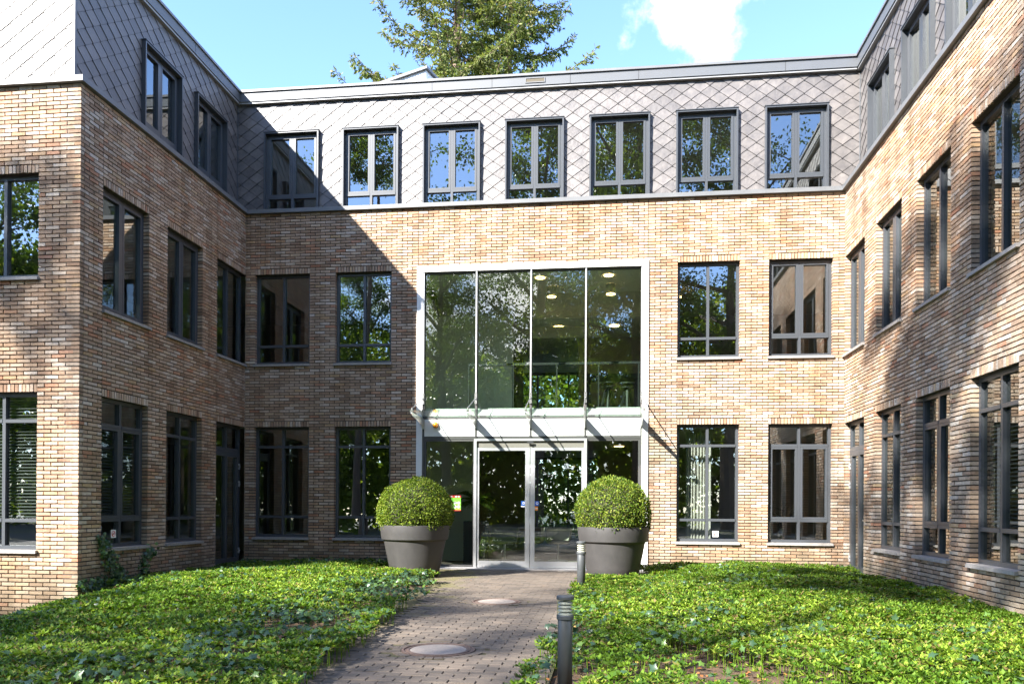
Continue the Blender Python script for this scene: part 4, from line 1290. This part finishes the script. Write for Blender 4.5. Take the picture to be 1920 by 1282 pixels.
M_PACHY = leaf_material('pachysandra_leaf', [(0, (.034, .080, .008)), (.25, (.078, .155, .012)), (.5, (.15, .24, .020)), (.75, (.20, .31, .030)), (.93, (.28, .36, .05)), (.96, (.22, .18, .06)), (1, (.17, .12, .05))], .5, .40, .25)
M_IVY = leaf_material('ivy_leaf', [(0, (.022, .052, .024)), (.4, (.038, .080, .036)), (.75, (.052, .105, .040)), (.9, (.085, .16, .032)), (1, (.13, .21, .035))], .36, .2, .45)
M_LITTER = leaf_material('dry_leaf', [(0, (.10, .045, .02)), (.35, (.20, .085, .03)), (.7, (.33, .135, .045)), (.9, (.40, .20, .07)), (1, (.42, .31, .08))], .7, .15, .2)
cover()

# ivy climbing the left wing beside the first ground floor window
iv = empty('climbing_ivy', (.0, -4.85, 0)); tag(iv, 'ivy climbing the brick wall below the left wing window', 'ivy plant')
g2 = np.random.default_rng(77)
def climb(name, path_pts, n, spread, seed):
    q = MB(); q.tube([(.012, y - -4.85, z) for y, z in path_pts], .006, 5); q.build('stem', M_TWIG, iv)
    g3 = np.random.default_rng(seed)
    pp = np.array(path_pts); tt = g3.random(n) ** 1.3 * (len(pp) - 1); i = np.floor(tt).astype(int); f_ = (tt - i)[:, None]
    p = pp[i] * (1 - f_) + pp[np.minimum(i + 1, len(pp) - 1)] * f_
    sp = spread * (1.25 - tt / len(pp))
    c = np.stack([g3.uniform(.02, .09, n), p[:, 0] + 4.85 + g3.normal(0, 1, n) * sp, np.abs(p[:, 1] + g3.normal(0, .05, n))], 1)
    link(name, ivy_mesh(c, np.array([1.0, -.3, .25]), .5, g3, (.045, .085)), M_IVY, iv)
climb('foliage', [(-4.45, -.15), (-4.55, .15), (-4.70, .40), (-4.86, .62), (-4.93, .78)], 420, .11, 1)
climb('foliage', [(-3.75, -.05), (-3.85, .15), (-3.80, .35), (-3.62, .52), (-3.45, .50)], 130, .07, 2)
climb('foliage', [(-5.3, -.15), (-5.1, .0), (-4.9, .12)], 170, .14, 3)

# ------------------------------------------------------------------ trees
M_BARK = simple('bark', (.085, .062, .045), .92, nscale=6, namp=.35, bmp=.8, bscale=25)
M_BARKC = simple('fir_bark', (.16, .115, .085), .92, nscale=5, namp=.35)
M_LEAF = leaf_material('tree_leaf', [(0, (.030, .060, .010)), (.4, (.065, .115, .016)), (.75, (.11, .17, .022)), (1, (.17, .22, .035))], .42, .55, .4)
M_WOODL = leaf_material('wood_leaf', [(0, (.035, .065, .012)), (.4, (.085, .14, .02)), (.75, (.16, .23, .035)), (1, (.24, .29, .05))], .5, .65, .3)
M_FIR = leaf_material('fir_needles', [(0, (.055, .08, .02)), (.35, (.11, .145, .032)), (.7, (.16, .19, .058)), (1, (.25, .225, .11))], .6, .3, .25)

def broadleaf(seed, h, spread, nlimb=15, nleaf=30000, clear=.28, clump=1.5, tight=1.0):
    g2 = random.Random(seed); n2 = np.random.default_rng(seed)
    tb = MB()
    wob = [(0, 0)]
    for i in range(7): wob.append((wob[-1][0] + g2.uniform(-.25, .25), wob[-1][1] + g2.uniform(-.25, .25)))
    tp = [Vector((wob[i][0], wob[i][1], h * .92 * i / 7 - (.4 if i == 0 else 0))) for i in range(8)]
    r0 = h * (.017 if clear < .6 else .008)
    tb.tube(tp, [r0 * (1.25 if i == 0 else 1) * (1 - .88 * i / 7) + .02 for i in range(8)], 9)
    tips = []
    for k in range(nlimb):
        fz = clear + (1 - clear) * (k + g2.random() * .8) / nlimb * .93
        i = min(6, int(fz / .92 * 7)); f_ = fz / .92 * 7 - i
        p0 = tp[i].lerp(tp[i + 1], min(1, f_))
        az = k * 2.4 + g2.uniform(-.5, .5)
        rel = (fz - clear) / (1 - clear)
        ln_ = spread * (math.sin(math.pi * min(1, .22 + .74 * rel)) ** .8) * g2.uniform(.75, 1.15)
        up = .25 + .65 * rel + g2.uniform(-.1, .2)
        d = Vector((math.cos(az), math.sin(az), up)).normalized()
        pts = [p0]
        for j in range(4):
            d = (d + Vector((g2.uniform(-.22, .22), g2.uniform(-.22, .22), g2.uniform(-.08, .16)))).normalized()
            pts.append(pts[-1] + d * ln_ / 4)
        tb.tube(pts, [r0 * .42 * (1 - fz * .5) * (1 - .8 * j / 4) + .012 for j in range(5)], 6, cap=False)
        for j in range(1, 5):
            for q in range(3):
                b0 = pts[j]
                dd = (d * .5 + Vector((g2.gauss(0, .7), g2.gauss(0, .7), g2.gauss(.1, .4)))).normalized()
                L = ln_ * g2.uniform(.18, .42)
                b1 = b0 + dd * L * .55; b2 = b0 + dd * L + Vector((0, 0, g2.uniform(-.2, .2)))
                tb.tube([b0, b1, b2], [.035, .02, .008], 4, cap=False)
                tips += [b1, b2, b2 + Vector((g2.gauss(0, .5), g2.gauss(0, .5), g2.gauss(0, .35)))]
    tips = np.array([tuple(t_) for t_ in tips])
    wts = n2.uniform(.05, 1.6, len(tips)) ** clump; wts /= wts.sum()
    idx = n2.choice(len(tips), nleaf, p=wts)
    sig = n2.uniform(.28, .62, len(tips))[idx][:, None] * tight
    off = n2.normal(size=(nleaf, 3)) * sig * np.array([1, 1, .62])
    c = tips[idx] + off
    ax = unit(n2.normal(size=(nleaf, 3)) + np.array([0, 0, -.35]))
    nr = unit(n2.normal(size=(nleaf, 3)) * .8 + np.array([0, 0, 1]))
    L = n2.uniform(.13, .25, nleaf)
    V, Fq = leaves(c, ax, nr, L, L * .62, .08)
    rnd = np.clip(.45 + .25 * np.repeat(n2.normal(size=len(tips)), 1)[idx] + n2.normal(0, .15, nleaf), 0, .999)
    return tb.mesh('trunk'), np_mesh('crown', V, Fq, rnd)

def plant_tree(name, meshes, loc, s, rz, label, group, mats):
    r_ = empty(name, loc); r_.rotation_euler = (0, 0, rz); r_.scale = s if isinstance(s, tuple) else (s, s, s)
    tag(r_, label, 'tree', group)
    for nm, me, mt in zip(('trunk', 'crown'), meshes, mats): link(nm, me, mt, r_)
    return r_
T_A = broadleaf(3, 24, 5.6, 16, 30000)
T_B = broadleaf(8, 24, 5.0, 17, 26000, .32)
T_C = broadleaf(15, 24, 4.6, 14, 17000, .22)
T_D = broadleaf(27, 24, 5.2, 13, 30000, .30, 2.5, .9)
T_P = broadleaf(44, 27, 3.3, 12, 12500, .74, 5, .75)
T_E = broadleaf(31, 24, 5.0, 12, 7000, .35, 6, .62)
BM = (M_BARK, M_LEAF)
spots = [  # x, y, mesh, scale, turn
    (-22.5, -27, T_D, 1.28, 0.4), (-13.9, -29.6, T_E, .99, 2.0), (-5.7, -25.7, T_P, .955, 1.1), (-1.6, -31, T_C, .86, 4.0),
    (3.6, -29, T_A, 1.10, 2.7), (9.4, -31, T_B, 1.12, 5.2), (14.4, -29, T_A, 1.04, 1.6), (20.5, -33, T_C, .74, 3.1), (27, -30, T_B, 1.0, .3),
    (-17.8, -36, T_E, 1.05, 3.7), (-7.6, -31.5, T_A, .70, 1.9), (-12.6, -34, T_B, .72, .8), (6.4, -36, T_A, .85, 4.4), (-3.2, -37, T_B, .8, 2.2)]
for i, (x, y, ms, s, rz) in enumerate(spots):
    plant_tree('broadleaf_tree', ms, (x, y, -.3), s, rz, 'tall broadleaf park tree facing the court, mirrored in the window panes', 'park trees mirrored in the windows', BM)
# dense undergrowth and wood edge closing the park behind
g2 = np.random.default_rng(99)
n = 110000
x = g2.uniform(-52, 58, n); hgt = 11 + 10 * vnoise(x, x * 0, 61, .12) + 3 * vnoise(x, x * 0, 62, .5)
z = hgt * g2.random(n) ** .85 - .3
y = -46 + g2.normal(0, 1.4, n) + 2.5 * np.sin(x * .35) - z * .1
c = np.stack([x, y, z], 1)
ax = unit(g2.normal(size=(n, 3))); nr = unit(g2.normal(size=(n, 3)) * .8 + np.array([0, .4, .8]))
L = g2.uniform(.28, .6, n)
bk_ = np.arange(n) < 11000          # deeper layer that closes the wood
y = np.where(bk_, y - 7, y); z = np.where(bk_, z * .95, z); L = np.where(bk_, L * 3, L)
c = np.stack([x, y, z], 1)
V, Fq = leaves(c, ax, nr, L, L * .7, .1)
o = link('wood_edge', np_mesh('wood_edge', V, Fq, np.clip(.2 + .5 * vnoise(x, z, 63, .4) + g2.normal(0, .12, n), 0, .99)), M_WOODL)
tag(o, 'dark leafy edge of a wood beyond the park trees, seen mirrored', 'wood', kind='stuff')

n = 26000
x = g2.uniform(-2, 14, n); z = (6.2 + 3.5 * vnoise(x, x * 0, 71, .5)) * g2.random(n) ** .9
c = np.stack([x, 19 + g2.normal(0, .7, n), z - .1], 1)
ax = unit(g2.normal(size=(n, 3))); nr = unit(g2.normal(size=(n, 3)) + np.array([0, -.3, .8])); L = g2.uniform(.2, .42, n)
V, Fq = leaves(c, ax, nr, L, L * .65, .1)
o = link('garden_shrubs', np_mesh('garden_shrubs', V, Fq, np.clip(g2.normal(.55, .2, n), 0, .99)), M_WOODL)
tag(o, 'green shrubs in the garden behind, glimpsed through the hall', 'shrubs', kind='stuff')

def fir(seed, h, nbr, lmax):
    g2 = random.Random(seed); n2 = np.random.default_rng(seed)
    tb = MB()
    tb.tube([(g2.uniform(-.12, .12) * (i > 0), g2.uniform(-.12, .12) * (i > 0), h * i / 8) for i in range(9)], [.42 * (1 - .93 * i / 8) + .02 for i in range(9)], 8)
    C_, A_, L_, R_ = [], [], [], []
    for k in range(nbr):
        fz = .42 + .57 * (k + g2.random()) / nbr
        z0 = h * fz
        az = k * 2.399 + g2.uniform(-.35, .35)
        ln_ = lmax * (1.04 - fz) / .62 * g2.uniform(.55, 1.12) + .35
        pts = [Vector((0, 0, z0))]
        el = .15 + .35 * fz + g2.uniform(-.12, .12)
        nseg = 7
        for j in range(nseg):
            el2 = el - .35 * math.sin(math.pi * (j + .5) / nseg) + .50 * (j / nseg) ** 2
            a2 = az + g2.uniform(-.1, .1)
            pts.append(pts[-1] + Vector((math.cos(a2) * math.cos(el2), math.sin(a2) * math.cos(el2), math.sin(el2))) * ln_ / nseg)
        tb.tube(pts, [.04 * (1 - .85 * j / nseg) * min(1, ln_ / 3) + .008 for j in range(nseg + 1)], 5, cap=False)
        hue = g2.gauss(.45, .2)
        ntw = int(ln_ * 8.5)
        for q in range(ntw):
            f_ = .14 + .86 * (q + g2.random()) / ntw
            i = min(nseg - 1, int(f_ * nseg)); b0 = pts[i].lerp(pts[i + 1], f_ * nseg - i)
            dr = (pts[i + 1] - pts[i]).normalized()
            side = dr.cross(Vector((0, 0, 1))).normalized() * (1 if q % 2 else -1)
            d = (dr * .55 + side * g2.uniform(.35, 1.0) + Vector((0, 0, g2.uniform(-.75, .12)))).normalized()
            L = (.22 + .75 * (1 - f_)) * g2.uniform(.5, 1.1) * min(1, ln_ / 3 + .3)
            m_ = max(3, int(L * 16))
            for u in range(m_):
                w = (u + g2.random()) / m_
                p = b0 + d * L * w + Vector((0, 0, -.22 * w * w * L))
                for e_ in range(3):
                    C_.append((p.x + g2.gauss(0, .02), p.y + g2.gauss(0, .02), p.z + g2.gauss(0, .02)))
                    dd = d * .8 + Vector((g2.gauss(0, .55), g2.gauss(0, .55), g2.gauss(-.12, .5)))
                    A_.append((dd.x, dd.y, dd.z)); L_.append(g2.uniform(.13, .27)); R_.append(hue + g2.gauss(0, .16))
    c = np.array(C_); a_ = unit(np.array(A_)); L = np.array(L_)
    nr = unit(n2.normal(size=c.shape) + np.array([0, 0, .5]))
    V, Fq = leaves(c, a_, nr, L, L * .34, .05)
    return tb.mesh('trunk'), np_mesh('crown', V, Fq, np.clip(np.array(R_), 0, .999))
FA = fir(21, 37, 126, 6.8)
FB = fir(34, 36, 112, 6.2)
plant_tree('fir_tree', FA, (.30, 22.0, -.2), 1.0, 1.3, 'tall loose fir with the denser green crown rising behind the roof, left one', 'firs behind the roof', (M_BARKC, M_FIR))
plant_tree('fir_tree', FB, (2.75, 23.2, -.2), (1.0, 1.0, .98), 4.1, 'thin yellowish fir rising behind the roof, right one', 'firs behind the roof', (M_BARKC, M_FIR))

# ------------------------------------------------------------------ things behind the glass
M_LIT = simple('lamp_glow', (.9, .8, .6), .5, emit=(1.0, .66, .28), es=2.2)
M_LAMPB = simple('lamp_housing', (.55, .56, .53), .5)
def downlight(x, y, z, drop, label, r=.105):
    o = empty('ceiling_lamp', (x, y, z)); tag(o, label, 'ceiling lamp', 'round ceiling lamps behind the glass')
    if drop:
        q = MB(); q.lathe([(r, 0), (r, -drop), (r * .9, -drop)], n=20); q.build('housing', M_LAMPB, o, True)
    q = MB(); q.lathe([(r * 1.02, -drop - .004), (r * 1.02, -drop - .012), (r * .74, -drop - .012), (r * .74, -drop - .002)], n=20); q.build('light_ring', M_LIT, o)
downlight(7.80, 1.45, 6.455, 0, 'glowing round ceiling lamp at the top of the right entrance pane')
downlight(7.85, 2.2, 6.455, .22, 'hanging round lamp with grey housing in the right entrance pane')
downlight(6.27, 1.5, 6.455, 0, 'glowing round ceiling lamp beside the middle entrance mullion')
downlight(6.47, 2.3, 6.455, .22, 'hanging round lamp with grey housing in the third entrance pane')
downlight(6.55, 3.8, 5.855, 0, 'lit lamp in the lower ceiling, third entrance pane', .12)
downlight(7.95, 3.8, 5.855, 0, 'lit lamp in the lower ceiling, right entrance pane', .12)
downlight(6.35, 5.6, 2.955, 0, 'lit ceiling lamp above the right sliding door', .13)
downlight(8.1, 5.6, 2.955, 0, 'lit ceiling lamp behind the right side glass', .13)
downlight(.93, 1.2, 6.30, 0, 'lit ceiling lamp in the upper left facade window')
downlight(9.55, 1.2, 6.30, 0, 'lit ceiling lamp in the first upper window right of the entrance')
downlight(9.35, 2.1, 6.30, .2, 'hanging lamp in the first upper window right of the entrance')
downlight(11.2, 1.3, 6.30, 0, 'lit ceiling lamp in the upper window at the right inner corner')

def stool(x, y, label):
    o = empty('bar_stool', (x, y, 3.34)); tag(o, label, 'stool', 'bar stools behind the balustrade')
    q = MB(); q.lathe([(.0, .78), (.19, .78), (.19, .81), (.0, .815)], n=24); q.build('seat', M_BLACK, o)
    q = MB(); q.lathe([(.0, .69), (.17, .69), (.17, .71), (.0, .71)], n=24); q.tube([(0, 0, .30), (0, 0, .78)], .022, 8); q.build('spindle', M_BLACK, o)
    for k in range(3):
        a_ = 2 * math.pi * k / 3 + .5
        q = MB(); q.tube([(.05 * math.cos(a_), .05 * math.sin(a_), .66), (.22 * math.cos(a_), .22 * math.sin(a_), 0)], [.045, .028], 6); q.build('leg', M_BLACK, o)
    q = MB(); q.lathe([(.15, .25), (.17, .25), (.17, .27), (.15, .27)], n=20, close=True); q.build('foot_ring', M_BLACK, o)
stool(7.80, 2.0, 'black bar stool seen through the right entrance pane, left one')
stool(8.24, 2.1, 'black bar stool seen through the right entrance pane, right one')
tbl = empty('bar_table', (7.95, 3.0, 3.34)); tag(tbl, 'dark high table behind the bar stools on the upper floor', 'table')
q = MB(); q.box((-.75, -.3, 1.02), (.65, .3, 1.13)); q.build('table_top', M_BLACK, tbl)
for x_ in (-.62, .52):
    q = MB(); q.box((x_ - .05, -.05, 0), (x_ + .05, .05, 1.02)); q.build('leg', M_BLACK, tbl)

def tub_chair(x, y, rz, label):
    o = empty('tub_chair', (x, y, -.01)); o.rotation_euler = (0, 0, rz); tag(o, label, 'chair', 'tub chairs in the hall')
    q = MB()
    n_ = 22
    ang = [R(-125 + 250 * k / n_) + math.pi / 2 for k in range(n_ + 1)]
    for (ra, za), (rb, zb) in zip(((.20, .42), (.30, .50), (.335, .68)), ((.30, .50), (.335, .68), (.345, .80))):
        for a0, a1 in zip(ang, ang[1:]):
            q.face([(ra * math.cos(a0), ra * math.sin(a0), za), (ra * math.cos(a1), ra * math.sin(a1), za), (rb * math.cos(a1), rb * math.sin(a1), zb), (rb * math.cos(a0), rb * math.sin(a0), zb)])
    q.build('shell', M_ROOM, o, True)
    q = MB(); q.lathe([(.0, .40), (.22, .41), (.29, .45), (.28, .49), (.0, .50)], n=24); q.build('seat', M_ROOM, o)
    q = MB(); q.tube([(0, 0, .02), (0, 0, .40)], .03, 10); q.lathe([(.0, .0), (.24, .0), (.23, .02), (.0, .03)], n=24); q.build('pedestal', M_STEEL, o)
tub_chair(5.35, 2.6, .3, 'pale tub chair on a pedestal behind the left sliding door')
tub_chair(5.98, 3.0, -.2, 'pale tub chair behind the left sliding door, nearer the door stiles')
tub_chair(6.62, 2.8, .1, 'pale tub chair behind the right sliding door')
rt = empty('round_table', (5.75, 3.7, -.01)); tag(rt, 'wooden round table behind the tub chairs in the hall', 'table')
q = MB(); q.lathe([(.0, .72), (.62, .72), (.63, .75), (.0, .755)], n=36); q.build('table_top', M_WOOD, rt)
q = MB(); q.tube([(0, 0, 0), (0, 0, .72)], .04, 10); q.lathe([(.0, .0), (.3, .0), (.28, .02), (.0, .03)], n=24); q.build('pedestal', M_STEEL, rt)

pl = empty('indoor_palm', (4.93, .95, -.012)); tag(pl, 'indoor palm in a tall black square planter behind the left side glass', 'plant')
q = MB(); q.box((-.24, -.24, 0), (.24, .24, .98)); q.build('planter', M_BLACK, pl)
q = MB(); q.tube([(0, 0, .95), (.03, .0, 1.25), (-.02, .02, 1.5)], [.03, .025, .02], 8); q.build('stem', M_BARK, pl)
g2 = np.random.default_rng(5)
Cc, Aa, Nn, Ll = [], [], [], []
for k in range(16):
    a_ = k * 2.399; el = g2.uniform(.1, 1.1); L = g2.uniform(.38, .62)
    for u in range(26):
        f_ = (u + 1) / 26
        d = np.array([math.cos(a_) * math.cos(el - f_ * .9), math.sin(a_) * math.cos(el - f_ * .9), math.sin(el - f_ * .9)])
        p = np.array([0, 0, 1.42]) + np.array([math.cos(a_) * math.cos(el), math.sin(a_) * math.cos(el), math.sin(el)]) * L * f_ + np.array([0, 0, -.28 * f_ * f_])
        sd = np.cross(d, [0, 0, 1]); sd /= np.linalg.norm(sd) + 1e-6
        for sg in (-1, 1):
            Cc.append(p); Aa.append(d * .6 + sd * sg * .9 + np.array([0, 0, -.25])); Nn.append(np.array([0, 0, 1.0]) + g2.normal(0, .2, 3)); Ll.append(.20 * math.sin(math.pi * min(.97, f_ * .8 + .15)) + .04)
V, Fq = leaves(np.array(Cc), np.array(Aa), np.array(Nn), np.array(Ll), np.array(Ll) * .13, .03)
link('foliage', np_mesh('foliage', V, Fq, g2.random(len(Cc)) * .5), M_LEAF, pl)

# ------------------------------------------------------------------ stickers on the glass
def flat(name, mat, pts, parent): q = MB(); q.face(pts); return q.build(name, mat, parent)
def ring_flat(name, mat, cx, cy, cz, r0, r1, parent, n=24, frm=None):
    q = MB()
    P_ = frm or (lambda u, v: (cx + u, cy, cz + v))
    for k in range(n):
        a0, a1 = 2 * math.pi * k / n, 2 * math.pi * (k + 1) / n
        q.face([P_(r0 * math.cos(a0), r0 * math.sin(a0)), P_(r1 * math.cos(a0), r1 * math.sin(a0)), P_(r1 * math.cos(a1), r1 * math.sin(a1)), P_(r0 * math.cos(a1), r0 * math.sin(a1))])
    return q.build(name, mat, parent)
S_WHITE = simple('sticker_white', (.78, .78, .76), .5); S_RED = simple('sticker_red', (.55, .02, .015), .5); S_BLK = simple('sticker_black', (.02, .02, .02), .5)
S_GREEN = simple('sticker_green', (.16, .50, .03), .5); S_BLUE = simple('sticker_blue', (.02, .12, .50), .5); S_ORG = simple('sticker_orange', (.75, .25, .03), .5)
def no_smoking(fr, s, z, n, label, w=.118):
    o = empty('no_smoking_sticker', fr.P(s, n, z)); tag(o, label, 'sticker', 'no smoking stickers on the windows')
    L = lambda u, v, d: tuple(a - b for a, b in zip(fr.P(s + u, n + d, z + v), fr.P(s, n, z)))
    h = w / 2
    q = MB()
    q.hexa([L(u, v, d) for v in (-h, h) for u, d in ((-h, .001), (h, .001), (h, 0), (-h, 0))]); q.build('sheet', S_WHITE, o)
    ring_flat('ring', S_RED, 0, 0, 0, h * .58, h * .76, o, frm=lambda u, v: L(u, v, .003))
    q = MB(); q.face([L(-h * .5, -h * .12, .002), (L(h * .42, -h * .12, .002)), L(h * .42, h * .10, .002), L(-h * .5, h * .10, .002)]); q.build('cigarette', S_BLK, o)
    a_ = h * .66 * .707; b_ = h * .09
    q = MB(); q.face([L(-a_ - b_, -a_ + b_, .0035), L(-a_ + b_, -a_ - b_, .0035), L(a_ + b_, a_ - b_, .0035), L(a_ - b_, a_ + b_, .0035)]); q.build('bar', S_RED, o)
no_smoking(F_MAIN, 9.985, .765, -.135, 'white no smoking sticker on the ground floor window right of the entrance')
no_smoking(F_MAIN, 3.125, .765, -.135, 'white no smoking sticker on the window left of the left planter')
no_smoking(F_LEFT, YLW[2] + .52, .82, -.135, 'white no smoking sticker on the left wing ground floor window', .13)
# sign on the left side glass, half hidden by the planter
sg = empty('glass_sign', (4.60, .052, 1.36)); tag(sg, 'green and red sign with round symbols on the left side glass', 'sign')
q = MB(); q.box((-.15, -.003, -.16), (.15, 0, .16)); q.build('sheet', S_GREEN, sg)
q = MB(); q.box((-.15, -.006, .115), (.15, -.0035, .16)); q.box((-.15, -.006, -.16), (.15, -.0035, -.138)); q.build('band', S_RED, sg)
for x_ in (-.05, .05, .105):
    flat('lettering', S_WHITE, [(x_ - .02, -.0075, .128), (x_ + .02, -.0075, .128), (x_ + .02, -.0075, .147), (x_ - .02, -.0075, .147)], sg)
for u, v in ((.105, .005), (.105, -.075), (.03, -.075), (.03, .005)):
    q = MB(); q.face([(u + .03 * math.cos(2 * math.pi * k / 20), -.005, v + .03 * math.sin(2 * math.pi * k / 20)) for k in range(20)]); q.build('symbol', S_WHITE, sg)
    ring_flat('symbol_ring', S_BLK, u, -.0065, v, .010, .019, sg)
for x_, lb in ((6.075, 'left'), (6.355, 'right')):
    st = empty('door_sticker', (x_, .012, 1.36)); tag(st, 'small blue sticker with white ring on the %s sliding door' % lb, 'sticker', 'blue stickers on the sliding doors')
    flat('sheet', S_BLUE, [(-.045, 0, -.045), (.045, 0, -.045), (.045, 0, .05), (-.045, 0, .05)], st)
    ring_flat('ring', S_WHITE, .006, -.002, .006, .014, .028, st)
    if lb == 'left': flat('strip', S_WHITE, [(-.05, -.001, -.075), (.045, -.001, -.075), (.045, -.001, -.05), (-.05, -.001, -.05)], st)
os_ = empty('door_notice', (6.345, .012, 1.26)); tag(os_, 'small orange sticker below the blue one on the right sliding door', 'sticker')
flat('sheet', S_ORG, [(-.032, 0, -.04), (.032, 0, -.04), (.032, 0, .04), (-.032, 0, .04)], os_)
flat('stripe', S_WHITE, [(-.032, -.0015, -.008), (.032, -.0015, -.008), (.032, -.0015, .006), (-.032, -.0015, .006)], os_)

# curtain and dry branches in the ground floor windows right of the entrance
cu = MB(); n_ = 26
pp_ = [(9.42 + .50 * k / n_, .42 + .035 * math.sin(k * 1.9) + .012 * math.sin(k * 4.7)) for k in range(n_ + 1)]
for (xa, ya), (xb, yb) in zip(pp_, pp_[1:]): cu.face([(xa, ya, .35), (xb, yb, .35), (xb, yb, 2.85), (xa, ya, 2.85)])
cu = cu.build('curtain', simple('curtain_cloth', (.58, .55, .50), .9), None, True)
tag(cu, 'pale pleated curtain hanging in the ground floor window right of the entrance', 'curtain')
vs = empty('branch_vase', (11.38, .62, .66)); tag(vs, 'vase of dry branches on the sill of the right ground floor window', 'vase')
q = MB(); q.lathe([(.0, 0), (.05, 0), (.075, .07), (.055, .16), (.04, .2), (.05, .22)], n=18); q.build('vase', M_LAMPB, vs, True)
q = MB(); rb = random.Random(4)
for k in range(14):
    a_ = rb.uniform(0, 6.28); p0 = Vector((0, 0, .18)); d = Vector((math.cos(a_) * .4, math.sin(a_) * .25, 1)).normalized(); pts = [p0]
    for j in range(5): d = (d + Vector((rb.gauss(0, .28), rb.gauss(0, .2), rb.gauss(0, .12)))).normalized(); pts.append(pts[-1] + d * .13)
    q.tube(pts, [.006, .005, .004, .003, .003, .002], 4, cap=False)
    for j in (2, 3, 4): q.tube([pts[j], pts[j] + Vector((rb.gauss(0, .09), rb.gauss(0, .05), rb.uniform(.02, .12)))], .003, 4, cap=False)
q.build('branches', M_BARK, vs)
